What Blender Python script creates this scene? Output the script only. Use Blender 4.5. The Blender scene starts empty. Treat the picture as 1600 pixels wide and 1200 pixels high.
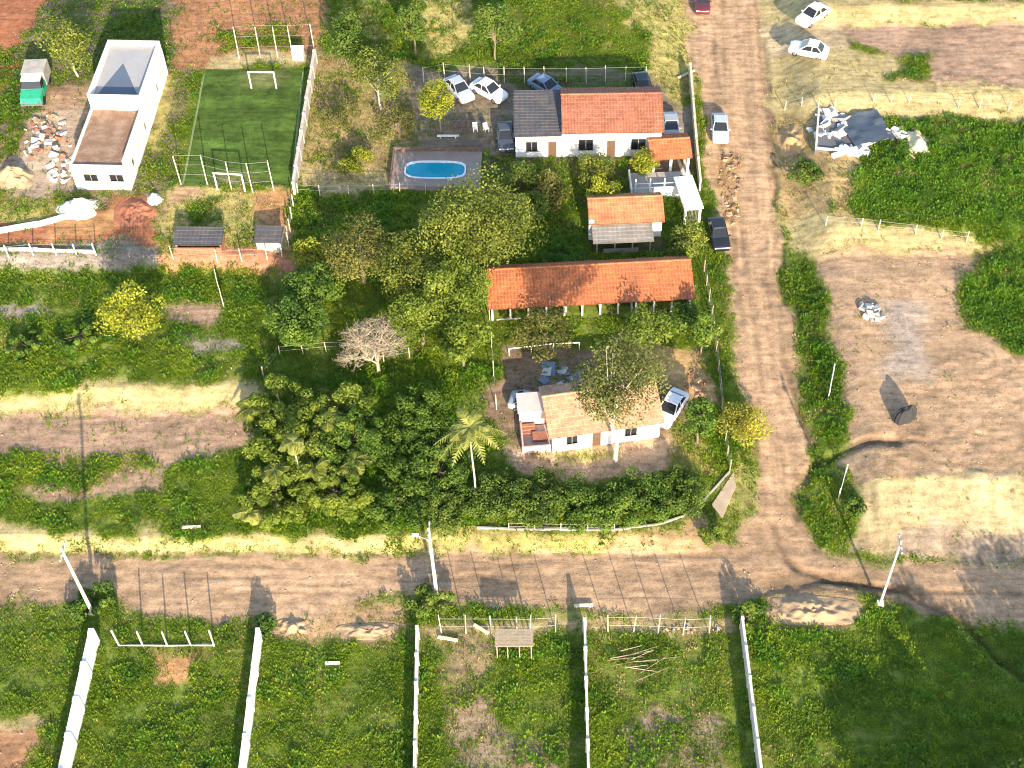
import bpy, math, random
import numpy as np

# ------------------------------------------------------------------ camera, sky, sun, exposure
sc = bpy.context.scene
COL = sc.collection
R = math.radians
PITCH, FPX, PPX, PPY, CAMH = R(50.4), 2212.0, 870.0, 600.0, 97.0     # photograph is 1600 x 1200
CAMY = -CAMH / math.tan(PITCH)
cam = bpy.data.cameras.new('camera'); camo = bpy.data.objects.new('camera', cam); COL.objects.link(camo)
camo.location = (0, CAMY, CAMH); camo.rotation_euler = (math.pi / 2 - PITCH, 0, 0)
cam.sensor_width = 36; cam.lens = 36 * FPX / 1600; cam.shift_x = (800 - PPX) / 1600
cam.clip_start = 1; cam.clip_end = 6000
sc.camera = camo
SUN_EL, SUN_AZ = R(19), R(14)          # azimuth measured from south towards east
w = bpy.data.worlds.new('World'); sc.world = w; w.use_nodes = True
nt = w.node_tree; bg = nt.nodes['Background']; sky = nt.nodes.new('ShaderNodeTexSky')
sky.sky_type = 'NISHITA'; sky.sun_disc = False; sky.sun_elevation = SUN_EL; sky.sun_rotation = math.pi - SUN_AZ
nt.links.new(sky.outputs[0], bg.inputs[0]); bg.inputs[1].default_value = 0.15
sl = bpy.data.lights.new('sun', 'SUN'); sl.energy = 3.8; sl.angle = R(0.6); sl.color = (1.0, 0.86, 0.65)
so = bpy.data.objects.new('sun', sl); COL.objects.link(so); so.location = (30, -120, 90)
so.rotation_euler = (math.pi / 2 - SUN_EL, 0, SUN_AZ)
sc.view_settings.view_transform = 'Standard'; sc.view_settings.look = 'None'
sc.view_settings.exposure = 1.80; sc.view_settings.gamma = 1.0; sc.view_settings.use_curve_mapping = False
sc.render.engine = 'CYCLES'
sc.cycles.filter_width = 1.1
sc.cycles.max_bounces = 6; sc.cycles.diffuse_bounces = 3; sc.cycles.transparent_max_bounces = 4

random.seed(7); rng = np.random.default_rng(7)

# ------------------------------------------------------------------ projection and terrain
SP, CP = math.sin(PITCH), math.cos(PITCH)
def unproj(px, py, z=0.0):
    u = (px - PPX) / FPX; v = (PPY - py) / FPX
    dx, dy, dz = u, CP + v * SP, -SP + v * CP
    t = (z - CAMH) / dz
    return dx * t, CAMY + dy * t
def Yr(py, z=0.0): return unproj(PPX, py, z)[1]
def sstep(t):
    t = np.clip(t, 0, 1); return t * t * (3 - 2 * t)
_TAB = {}
def vnoise(x, y, seed=0):
    x = np.asarray(x, float); y = np.asarray(y, float)
    tab = _TAB.get(seed)
    if tab is None: tab = _TAB[seed] = np.random.default_rng(1000 + seed).random((256, 256))
    xi = np.floor(x).astype(int); yi = np.floor(y).astype(int)
    fx = x - xi; fy = y - yi; fx = fx * fx * (3 - 2 * fx); fy = fy * fy * (3 - 2 * fy)
    a = tab[xi % 256, yi % 256]; b = tab[(xi + 1) % 256, yi % 256]
    c = tab[xi % 256, (yi + 1) % 256]; d = tab[(xi + 1) % 256, (yi + 1) % 256]
    return (a * (1 - fx) + b * fx) * (1 - fy) + (c * (1 - fx) + d * fx) * fy
def fbm(x, y, s, seed=0, o=3):
    t = 0; amp = .5; tot = 0
    for i in range(o):
        t = t + amp * vnoise(np.asarray(x) / s + 17 * i, np.asarray(y) / s + 31 * i, seed + i); tot += amp; amp *= .5; s /= 2.1
    return t / tot
def knots(l):
    return np.array([Yr(p, z) for p, z in l]), np.array([z for p, z in l])
KW = knots([(1500, .2), (960, 0), (864, 0), (838, .8), (650, 1.0), (606, 1.9), (432, 2.1), (398, 2.9), (0, 3.6), (-400, 5)])
KM = knots([(1500, .2), (960, 0), (864, 0), (838, .6), (0, 3.5), (-400, 5)])
KR = knots([(1500, 0), (860, 0), (0, 3.2), (-400, 5)])
KE = knots([(1500, 0), (960, 0), (872, 0), (745, 2.3), (400, 2.5), (352, 3.4), (186, 3.6), (146, 4.4), (42, 4.5), (10, 5.3), (-400, 6.5)])
REDGE = np.array([unproj(x, y) for x, y in [(1330, 1300), (1330, 880), (1300, 800), (1290, 720), (1262, 600), (1235, 450), (1222, 300), (1208, 150), (1195, 0), (1180, -300)]])
def hbase(X, Y):
    X = np.asarray(X, float); Y = np.asarray(Y, float)
    xw0 = unproj(430, 500)[0]
    zw = np.interp(Y, *KW); zm = np.interp(Y, *KM); zr = np.interp(Y, *KR); ze = np.interp(Y, *KE)
    k = sstep((X - xw0) / 6 + .5); z = zw * (1 - k) + zm * k
    xl = np.interp(Y, REDGE[:, 1], REDGE[:, 0])
    k = sstep((X - (xl - 13)) / 4); z = z * (1 - k) + zr * k
    k = sstep((X - xl) / 4.5); z = z * (1 - k) + ze * k
    return z
def hfull(X, Y):
    return hbase(X, Y) + (fbm(X, Y, 9, 5) - .5) * .35
def P(px, py, zo=0.0):
    z = zo
    for _ in range(12):
        X, Y = unproj(px, py, z); z = .4 * z + .6 * (float(hfull(X, Y)) + zo)
    return X, Y, float(hfull(X, Y))
def PP(pts): return np.array([P(x, y)[:2] for x, y in pts])

def axis(lo, hi, step, far):
    a = list(np.arange(lo, hi + step / 2, step)); s = step
    b = []; x = lo
    while x > -far: s *= 1.35; x -= s; b.append(x)
    s = step; x = a[-1]; c = []
    while x < far: s *= 1.35; x += s; c.append(x)
    return np.array(b[::-1] + a + c)
AX = axis(-70, 62, .22, 3000); AY = axis(-38, 68, .22, 3000)
GX, GY = np.meshgrid(AX, AY); NX, NY = len(AX), len(AY)
GZ = hfull(np.clip(GX, -120, 120), np.clip(GY, -120, 160))
WX = GX + (fbm(GX, GY, 2.4, 11, 4) - .5) * 2.6; WY = GY + (fbm(GX, GY, 2.4, 21, 4) - .5) * 2.6
def sdist(poly, X, Y):
    d = np.full(X.shape, 1e9); ins = np.zeros(X.shape, bool); n = len(poly)
    for i in range(n):
        ax, ay = poly[i]; bx, by = poly[(i + 1) % n]
        ex, ey = bx - ax, by - ay; L = ex * ex + ey * ey + 1e-9
        t = np.clip(((X - ax) * ex + (Y - ay) * ey) / L, 0, 1)
        d = np.minimum(d, np.hypot(X - ax - t * ex, Y - ay - t * ey))
        c = (ay > Y) != (by > Y)
        ins ^= c & (X < (bx - ax) * (Y - ay) / (by - ay if abs(by - ay) > 1e-9 else 1e-9) + ax)
    return np.where(ins, d, -d)
def mask(pts, soft=.5, warp=True, world=False):
    poly = np.array(pts) if world else PP(pts)
    m = np.zeros(GX.shape)
    x0, y0 = poly.min(0) - 3; x1, y1 = poly.max(0) + 3
    i0, i1 = np.searchsorted(AX, [x0, x1]); j0, j1 = np.searchsorted(AY, [y0, y1])
    s = (slice(max(j0 - 1, 0), j1 + 1), slice(max(i0 - 1, 0), i1 + 1))
    X, Y = (WX[s], WY[s]) if warp else (GX[s], GY[s])
    m[s] = sstep(sdist(poly, X, Y) / soft + .5)
    return m
def pldist(pts):
    poly = PP(pts); d = np.full(GX.shape, 1e9)
    x0, y0 = poly.min(0) - 2; x1, y1 = poly.max(0) + 2
    i0, i1 = np.searchsorted(AX, [x0, x1]); j0, j1 = np.searchsorted(AY, [y0, y1])
    s = (slice(j0, j1), slice(i0, i1)); X, Y = WX[s] * .35 + GX[s] * .65, WY[s] * .35 + GY[s] * .65; dd = np.full(X.shape, 1e9)
    for i in range(len(poly) - 1):
        ax, ay = poly[i]; ex, ey = poly[i + 1] - poly[i]; L = ex * ex + ey * ey + 1e-9
        t = np.clip(((X - ax) * ex + (Y - ay) * ey) / L, 0, 1)
        dd = np.minimum(dd, np.hypot(X - ax - t * ex, Y - ay - t * ey))
    d[s] = dd
    return d
# soil and turf colours (albedo)
SOIL = (.125, .158, .026); DIRT = (.328, .212, .125); TAN = (.355, .222, .118); CREAM = (0.349, 0.274, 0.129); STRAW = (0.332, 0.274, 0.091)
RED = (0.274, 0.108, 0.054); ORANGE = (0.365, 0.191, 0.083); YARD = (0.166, 0.129, 0.087); PINK = (.285, .185, .122); TURF = (0.062, 0.104, 0.018); GREYD = (0.224, 0.183, 0.149)
ALB = np.empty(GX.shape + (3,)); ALB[:] = SOIL
VEG = np.ones(GX.shape); VH = np.full(GX.shape, .24); DRY = np.zeros(GX.shape)
def paint(pts, col, veg=0.0, vh=None, dry=None, soft=1.3, patch=0.0, warp=True, seed=3):
    global ALB, VEG, VH, DRY
    m = mask(pts, soft, warp)
    if patch: m = m * sstep((fbm(GX, GY, 3.2, seed + 40) - (patch - .5) * .8 - .1) * 5)
    if col is not None: ALB = ALB * (1 - m[..., None]) + np.array(col) * m[..., None]
    VEG = VEG * (1 - m) + veg * m
    if vh is not None: VH = VH * (1 - m) + vh * m
    if dry is not None: DRY = DRY * (1 - m) + dry * m
    return m
# --- north-west
paint([(-60, -30), (520, -30), (500, 95), (300, 112), (250, 400), (-60, 400)], YARD, .45, .3, .3)
paint([(-80, -60), (110, -60), (60, 20), (20, 110), (-20, 200), (-120, 260)], RED, .0, .25, 0)
paint([(280, -40), (520, -40), (495, 92), (330, 108), (268, 110), (262, 60)], (0.299, 0.141, 0.071), .12, .25, .5)
paint([(330, 45), (470, 40), (470, 80), (340, 82)], None, .8, .3, .2, patch=.5)
paint([(330, 84), (482, 82), (486, 103), (322, 106)], CREAM, .05, .2, 1)
paint([(170, 40), (250, 10), (262, 60), (240, 105), (165, 100)], (0.083, 0.075, 0.033), .6, .3, .1)  # ground colour darkened where the white house throws its shadow
paint([(0, 200), (120, 190), (110, 300), (60, 310), (-40, 300)], PINK, .04)
paint([(60, 140), (140, 130), (130, 250), (60, 260)], (0.274, 0.174, 0.108), .03)
paint([(-40, 60), (70, 100), (30, 190), (20, 240), (-40, 270)], None, .8, .3, .1, patch=.45)
paint([(50, 175), (130, 170), (120, 300), (40, 312), (10, 300)], (0.332, 0.241, 0.166), .02)
paint([(248, 118), (275, 118), (245, 235), (225, 230)], STRAW, .6, .2, .9)
paint([(-40, 300), (95, 312), (90, 340), (-40, 360)], STRAW, .75, .25, .6)
paint([(-60, 362), (100, 345), (185, 305), (248, 305), (250, 385), (150, 378), (-60, 385)], RED, .0)
paint([(90, 350), (180, 315), (178, 360), (60, 378)], ORANGE, .0)
paint([(-60, 385), (160, 378), (250, 385), (250, 420), (-60, 430)], GREYD, .15, .2, .4)
paint([(250, 292), (455, 295), (455, 398), (250, 398)], STRAW, .7, .25, .75)
paint([(300, 320), (345, 310), (350, 380), (290, 360)], None, .95, .35, .1, patch=.4)
paint([(260, 295), (300, 290), (310, 310), (250, 330)], TAN, 0)
paint([(395, 300), (455, 300), (445, 370), (400, 360)], ORANGE, .3, .2, 1)
paint([(250, 395), (380, 392), (472, 396), (474, 432), (400, 434), (250, 412)], (0.373, 0.166, 0.095), .02)
paint([(452, 300), (480, 300), (470, 400), (448, 400)], None, .9, .35, .2)
# --- land behind the pitch and the compound
paint([(485, 80), (655, 75), (640, 240), (610, 290), (462, 296)], (0.249, 0.183, 0.083), .62, .28, .75)
paint([(462, 262), (610, 262), (608, 300), (458, 300)], CREAM, .2, .2, 1)
paint([(520, -60), (1080, -60), (1085, 95), (660, 98), (510, 90)], (0.124, 0.133, 0.025), 1, .27, .08)
paint([(940, -20), (1080, -30), (1090, 140), (1060, 170), (1000, 110), (1020, 60)], STRAW, .5, .25, .8)
paint([(560, -40), (600, -40), (610, 60), (570, 60)], STRAW, .7, .25, .55)
paint([(655, -20), (740, -20), (740, 70), (670, 95)], STRAW, .6, .25, .6)
paint([(640, 108), (1020, 112), (1085, 200), (1090, 285), (980, 300), (770, 300), (760, 235), (640, 235)], YARD, .08, .15, .5)
paint([(780, 120), (1000, 120), (1000, 150), (820, 150)], (0.100, 0.104, 0.042), .5, .15, .1)
paint([(770, 245), (1010, 245), (1000, 300), (900, 320), (770, 320)], (0.100, 0.083, 0.042), .6, .4, .3)
paint([(1036, 170), (1078, 170), (1085, 250), (1036, 240)], GREYD, .1, .15, .5)
paint([(460, 305), (660, 303), (640, 380), (455, 390)], (0.071, 0.083, 0.021), 1.0, .45, .0)
paint([(820, 330), (1040, 375), (1085, 405), (760, 415)], (0.058, 0.066, 0.025), .9, .35, 0)
# --- west fields
paint([(-80, 430), (470, 436), (480, 590), (-80, 605)], None, 1, .3, .05)
paint([(258, 478), (345, 472), (350, 505), (330, 520), (255, 512)], PINK, .06)
paint([(270, 532), (370, 528), (385, 550), (300, 556)], GREYD, .1)
paint([(-50, 472), (60, 472), (75, 492), (-50, 502)], GREYD, .15)
paint([(-80, 608), (135, 606), (132, 640), (-80, 642)], CREAM, .08, .2, 1)
paint([(130, 604), (405, 598), (415, 638), (140, 645)], CREAM, .12, .2, 1, patch=.42)
paint([(-80, 645), (400, 640), (405, 690), (340, 718), (260, 728), (250, 770), (70, 782), (-80, 730)], PINK, .05, .2, .5)
paint([(-80, 712), (180, 710), (240, 722), (160, 760), (60, 770), (-80, 770)], None, 1, .34, .05)
paint([(-300, 816), (80, 818), (85, 838), (130, 842), (330, 846), (600, 836), (620, 864), (-300, 866)], CREAM, .1, .2, 1)
paint([(220, 815), (252, 815), (255, 845), (222, 845)], CREAM, 0)
paint([(600, 826), (960, 828), (1090, 805), (1130, 860), (600, 866)], (0.299, 0.249, 0.083), .6, .25, .7)
paint([(980, 838), (1095, 812), (1110, 850), (960, 858)], TAN, .1, .2, .9)
# --- the lower compound
paint([(775, 540), (1085, 545), (1110, 610), (1068, 690), (800, 720), (760, 640)], (0.199, 0.129, 0.083), .15, .2, .5)
paint([(1020, 535), (1095, 540), (1108, 620), (1060, 620)], (0.349, 0.224, 0.100), .1, .2, 1)
paint([(780, 700), (880, 700), (1080, 672), (1092, 735), (1000, 756), (890, 748), (780, 728)], (0.432, 0.282, 0.174), .04, .2, .9)
paint([(880, 708), (960, 698), (960, 712), (880, 722)], STRAW, .8, .2, .5)
paint([(1050, 660), (1100, 640), (1120, 740), (1060, 740)], (0.207, 0.183, 0.050), .85, .35, .5)
paint([(400, 575), (755, 575), (755, 825), (400, 828)], None, 1, .5, .0, soft=2)
# --- southern lots
paint([(-300, 940), (2000, 940), (2000, 1700), (-300, 1700)], None, 1, .24, .12)
paint([(-60, 1128), (70, 1130), (45, 1215), (-60, 1230)], (0.299, 0.158, 0.083), 0)
paint([(-60, 1124), (68, 1126), (64, 1142), (-60, 1146)], CREAM, .05)
paint([(250, 1020), (308, 1015), (300, 1060), (240, 1070)], ORANGE, .45, .2, .6, patch=.45)
paint([(410, 955), (640, 950), (640, 985), (600, 1000), (420, 1000)], TAN, .25, .2, .6, patch=.45)
paint([(655, 972), (905, 968), (1152, 966), (1152, 990), (905, 990), (655, 992)], (0.332, 0.241, 0.116), .15, .2, .9)
paint([(690, 990), (780, 990), (760, 1070), (700, 1080)], (0.266, 0.191, 0.100), .6, .25, .8)
paint([(690, 1090), (770, 1085), (800, 1200), (720, 1210)], (0.249, 0.174, 0.108), .85, .24, .45, patch=.5)
paint([(780, 1150), (900, 1150), (890, 1240), (760, 1240)], (0.232, 0.166, 0.108), .85, .24, .45, patch=.5)
paint([(1000, 1100), (1120, 1110), (1150, 1240), (960, 1240)], (0.257, 0.183, 0.116), .85, .24, .45, patch=.5)
paint([(920, 1000), (1150, 1000), (1150, 1100), (950, 1110)], None, .8, .3, .55)
paint([(-60, 970), (100, 960), (110, 1060), (-60, 1080)], None, .85, .25, .35)
paint([(1165, 985), (1420, 985), (1600, 1000), (1900, 1000), (1900, 1500), (1190, 1500)], None, 1, .30, .0)
paint([(1195, 920), (1345, 918), (1352, 975), (1200, 985)], TAN, .12, .2, .8)
# --- east side
paint([(1195, 170), (1330, 180), (1340, 345), (1222, 345)], (0.315, 0.216, 0.100), .35, .22, .9)
paint([(1178, -40), (1330, -40), (1330, 105), (1195, 130)], (0.382, 0.290, 0.174), .04, .2, 1)
paint([(1318, 36), (1900, 34), (1900, 146), (1470, 150), (1400, 128), (1440, 96), (1330, 66)], PINK, .0)
paint([(1350, 100), (1450, 85), (1450, 140), (1330, 150)], None, .95, .35, .1)
paint([(1190, 88), (1405, 84), (1416, 108), (1345, 138), (1195, 142)], CREAM, .2, .2, 1)
paint([(1195, 140), (1900, 148), (1900, 188), (1340, 184), (1195, 178)], CREAM, .22, .2, 1)
paint([(1175, -8), (1900, 6), (1900, 38), (1320, 38), (1175, 36)], CREAM, .1, .2, 1)
paint([(1380, -60), (1900, -60), (1900, 6), (1380, 0)], None, 1, .4, 0)
paint([(1330, 190), (1450, 192), (1900, 190), (1900, 372), (1400, 348), (1320, 330), (1320, 270), (1370, 245)], None, 1.0, .58, .0, soft=3)
paint([(1222, 342), (1400, 348), (1565, 376), (1480, 396), (1262, 402), (1228, 380)], CREAM, .1, .2, 1)
mlot = paint([(1262, 400), (1420, 394), (1562, 382), (1492, 470), (1520, 505), (1610, 560), (1900, 600), (1900, 748), (1345, 762), (1300, 745), (1318, 690), (1308, 560), (1288, 480)], DIRT, .01, .2, .5)
paint([(1380, 480), (1440, 470), (1450, 600), (1390, 590)], (0.299, 0.232, 0.178), 0, soft=2.5)
paint([(1242, 412), (1256, 410), (1284, 520), (1304, 645), (1292, 668), (1268, 640), (1248, 560), (1234, 470)], (.085, .10, .022), 1, .33, .12, soft=2.0)
paint([(1545, 375), (1900, 370), (1900, 610), (1620, 566), (1520, 510), (1485, 470)], None, 1, .6, .0, soft=2.5)
paint([(1270, 742), (1320, 735), (1340, 850), (1300, 862), (1262, 830)], None, .9, .34, .15)
mbank = paint([(1338, 762), (1600, 738), (1900, 735), (1900, 872), (1332, 862)], (.335, .262, .140), .06, .22, 1)
paint([(1332, 838), (1600, 850), (1900, 855), (1900, 878), (1330, 868)], (0.349, 0.257, 0.141), .05, .2, 1)
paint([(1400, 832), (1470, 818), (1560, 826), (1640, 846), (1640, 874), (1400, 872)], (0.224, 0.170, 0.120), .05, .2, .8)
# --- roads
ROADP = [(-400, 868), (0, 867), (300, 868), (600, 868), (800, 863), (1080, 853), (1150, 845), (1178, 800), (1178, 720), (1150, 600), (1135, 480), (1122, 420), (1112, 300), (1096, 200), (1088, 120), (1072, 0), (1050, -250),
         (1180, -250), (1188, 0), (1202, 150), (1214, 300), (1226, 450), (1240, 560), (1272, 690), (1262, 730), (1248, 800), (1275, 850), (1340, 885), (1420, 880), (1500, 874), (1700, 876), (2100, 880), (2100, 1010),
         (1600, 988), (1500, 975), (1420, 950), (1350, 925), (1200, 925), (1150, 945), (1050, 965), (940, 962), (800, 948), (700, 942), (620, 935), (560, 955), (400, 965), (260, 972), (150, 930), (0, 955), (-400, 960)]
mroad = paint(ROADP, DIRT, .0, .2, .8, soft=1.0)
paint([(1115, 240), (1158, 235), (1158, 345), (1130, 350)], (0.274, 0.166, 0.083), .12, .2, .9, patch=.45)
paint([(1120, 400), (1142, 400), (1148, 560), (1132, 560)], (0.166, 0.166, 0.042), .85, .3, .3)
paint([(1140, 700), (1178, 690), (1178, 800), (1135, 850), (1110, 830)], (0.249, 0.224, 0.066), .6, .25, .5)
PITCH_PX = [(317, 108), (480, 108), (459, 293), (282, 292)]
mpitch = paint(PITCH_PX, TURF, .0, soft=.3, warp=False)
# colour drift inside each surface
ALB *= 1 + (mpitch * (np.sign(np.sin(GY * 2 * math.pi / 3.4)) * .10 + (fbm(GX, GY, 1.5, 66) - .5) * .7 - .10))[..., None]
for gp in ((362, 285), (411, 122)):
    gx_, gy_, _ = P(*gp); wm_ = np.exp(-((GX - gx_) ** 2 / 4 + (GY - gy_) ** 2 / 2)) * mpitch * .55; ALB = ALB * (1 - wm_[..., None]) + np.array((.24, .2, .09)) * wm_[..., None]
v = (fbm(GX, GY, 5, 61) - .5) * .5 + (fbm(GX, GY, 1.1, 71) - .5) * .35
ALB *= (1 + v[..., None]); 
DRY = np.clip(DRY + (VEG > .5) * .5 * sstep((fbm(GX, GY, 2.6, 401) - .56) * 7), 0, 1); VEG = VEG * (1 - .6 * sstep((fbm(GX, GY, 3.6, 411, 4) - .62) * 9)); VH = VH * (.75 + 1.1 * sstep((fbm(GX, GY, 1.7, 421) - .58) * 8))
# --- fine relief
NEAR = (np.abs(GX) < 75) & (GY > -45) & (GY < 75)
GZ += NEAR * (fbm(GX, GY, 1.0, 81) - .5) * .10 * (1 - mpitch)
rough = mask([(1450, 560), (1600, 545), (1900, 600), (1900, 745), (1345, 765), (1330, 720), (1420, 670)], 1.5) + mask([(1470, 105), (1900, 95), (1900, 150), (1440, 148)], 1) + mask([(250, 650), (395, 645), (390, 690), (270, 715)], 1)
ang = fbm(GX, GY, 7, 91) * 6
GZ += np.clip(rough, 0, 1) * ((fbm(GX + ang * .3, GY * 1.3, .55, 95, 2) - .5) * .12)
ALB *= 1 - .28 * np.clip(rough, 0, 1)[..., None] * (fbm(GX + ang * .3, GY * 1.3, .5, 95, 2)[..., None] - .35)
RUTS = [[(1190, -20), (1196, 60), (1203, 160), (1212, 300), (1220, 440), (1232, 560), (1262, 680), (1285, 720), (1330, 700), (1400, 685)],
        [(1180, -20), (1187, 60), (1194, 160), (1203, 300), (1212, 440), (1222, 560), (1250, 690), (1262, 720)],
        [(1262, 735), (1280, 712), (1320, 698), (1420, 690), (1600, 680)], [(1252, 745), (1272, 722), (1310, 706)],
        [(1205, 820), (1230, 870), (1290, 905), (1400, 920), (1600, 930)], [(1190, 840), (1212, 885), (1270, 915), (1380, 930), (1480, 965), (1600, 1060)],
        [(1240, 800), (1275, 858), (1340, 890), (1420, 930), (1520, 990), (1600, 1075)],
        [(-200, 884), (300, 882), (700, 884), (1000, 872), (1180, 868)], [(-200, 905), (300, 902), (700, 900), (1000, 890), (1180, 890)],
        [(300, 930), (560, 915), (800, 925), (1100, 920)], [(1130, 60), (1140, 200), (1160, 400), (1180, 600), (1200, 780)], [(1112, 60), (1124, 200), (1146, 400), (1166, 600), (1190, 780)],
        [(1200, 925), (1260, 905), (1350, 912), (1420, 925), (1520, 985), (1620, 1085)]]
for i, rp in enumerate(RUTS):
    d = pldist(rp); k = np.exp(-(d / .24) ** 2); e = np.exp(-((d - .5) / .2) ** 2)
    s = (.5 + fbm(GX, GY, 4, 130 + i))
    s = s * sstep((fbm(GX, GY, 6, 160 + i) - .38) * 6) * (.3 if 7 <= i <= 9 else .75 if i <= 11 else 1)
    GZ += -.10 * k * s + .035 * e * s
    ALB *= 1 - (.32 * k * s)[..., None]
    VEG *= 1 - .8 * k
for rp, wd_, dp, al in (([(1190, 918), (1225, 908), (1290, 903), (1350, 912), (1420, 928), (1500, 968), (1560, 1020), (1640, 1100)], .85, .22, .36), ([(1225, 868), (1262, 895), (1330, 905)], .3, .15, .4), ([(1205, 822), (1215, 850), (1240, 880), (1290, 902)], .3, .16, .45),
                        ([(1248, 800), (1252, 762), (1272, 728), (1310, 706), (1400, 690)], .5, .28, .45), ([(1228, 560), (1250, 640), (1278, 712)], .3, .2, .45), ([(1195, 60), (1202, 160), (1213, 320)], .3, .2, .4), ([(1222, 380), (1226, 470)], .4, .2, .4)):
    d = pldist(rp); k = np.exp(-(d / wd_) ** 2) * (.45 + .9 * fbm(GX, GY, 2.0, 190)); GZ -= dp * k; ALB *= 1 - (al * np.clip(k, 0, 1))[..., None]; VEG *= 1 - .7 * np.clip(k, 0, 1)
xl_ = np.interp(GY, REDGE[:, 1], REDGE[:, 0]); ns = sstep((GY - Yr(830)) / 4); st = (fbm(GX / 9, GY / .42, 1, 201) * (1 - ns) + fbm((GX - xl_) / .42, GY / 9, 1, 205) * ns) - .5
lm = np.clip(mroad + .0, 0, 1); ALB *= 1 + (.62 * st * lm)[..., None]; GZ += NEAR * st * .03 * lm
rill = (fbm(GX / .7, GY / 6, 1, 231, 2) - .5) * mbank; GZ += rill * .35; ALB *= 1 + (rill * .5)[..., None]
# building pads are not needed: walls carry a plinth

# ------------------------------------------------------------------ materials
MATS = {}
def nd(nt, t, **kw):
    n = nt.nodes.new(t)
    for k, v in kw.items(): setattr(n, k, v)
    return n
def material(name, col, rough=.8, var=.18, scale=3.0, fine=25.0, bump=.0, metal=0, spec=.3, stain=None, stain_amt=.0, stain_scale=.6):
    if name in MATS: return MATS[name]
    m = bpy.data.materials.new(name); m.use_nodes = True; nt = m.node_tree; b = nt.nodes['Principled BSDF']
    tc = nd(nt, 'ShaderNodeTexCoord'); 
    n1 = nd(nt, 'ShaderNodeTexNoise'); n1.inputs['Scale'].default_value = scale; n1.inputs['Detail'].default_value = 5
    n2 = nd(nt, 'ShaderNodeTexNoise'); n2.inputs['Scale'].default_value = fine; n2.inputs['Detail'].default_value = 2
    for n in (n1, n2): nt.links.new(tc.outputs['Object'], n.inputs['Vector'])
    add = nd(nt, 'ShaderNodeMath', operation='ADD'); nt.links.new(n1.outputs[0], add.inputs[0]); nt.links.new(n2.outputs[0], add.inputs[1])
    mr = nd(nt, 'ShaderNodeMapRange'); mr.inputs[1].default_value = .6; mr.inputs[2].default_value = 1.4; mr.inputs[3].default_value = 1 - var; mr.inputs[4].default_value = 1 + var
    nt.links.new(add.outputs[0], mr.inputs[0])
    mx = nd(nt, 'ShaderNodeVectorMath', operation='SCALE'); mx.inputs[0].default_value = [c * .85 for c in col]; nt.links.new(mr.outputs[0], mx.inputs['Scale'])
    out = mx.outputs[0]
    if stain:
        n3 = nd(nt, 'ShaderNodeTexNoise'); n3.inputs['Scale'].default_value = stain_scale; n3.inputs['Detail'].default_value = 6; n3.inputs['Roughness'].default_value = .65
        nt.links.new(tc.outputs['Object'], n3.inputs['Vector'])
        r3 = nd(nt, 'ShaderNodeMapRange'); r3.inputs[1].default_value = .48; r3.inputs[2].default_value = .68; r3.inputs[4].default_value = stain_amt; nt.links.new(n3.outputs[0], r3.inputs[0])
        mm = nd(nt, 'ShaderNodeMix', data_type='RGBA'); nt.links.new(r3.outputs[0], mm.inputs[0]); nt.links.new(out, mm.inputs[6]); mm.inputs[7].default_value = (*[c * .85 for c in stain], 1); out = mm.outputs[2]
    nt.links.new(out, b.inputs['Base Color'])
    b.inputs['Roughness'].default_value = rough; b.inputs['Metallic'].default_value = metal; b.inputs['Specular IOR Level'].default_value = spec
    if bump:
        bp = nd(nt, 'ShaderNodeBump'); bp.inputs['Strength'].default_value = bump; bp.inputs['Distance'].default_value = .05
        nt.links.new(n2.outputs[0], bp.inputs['Height']); nt.links.new(bp.outputs[0], b.inputs['Normal'])
    MATS[name] = m; return m
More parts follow.
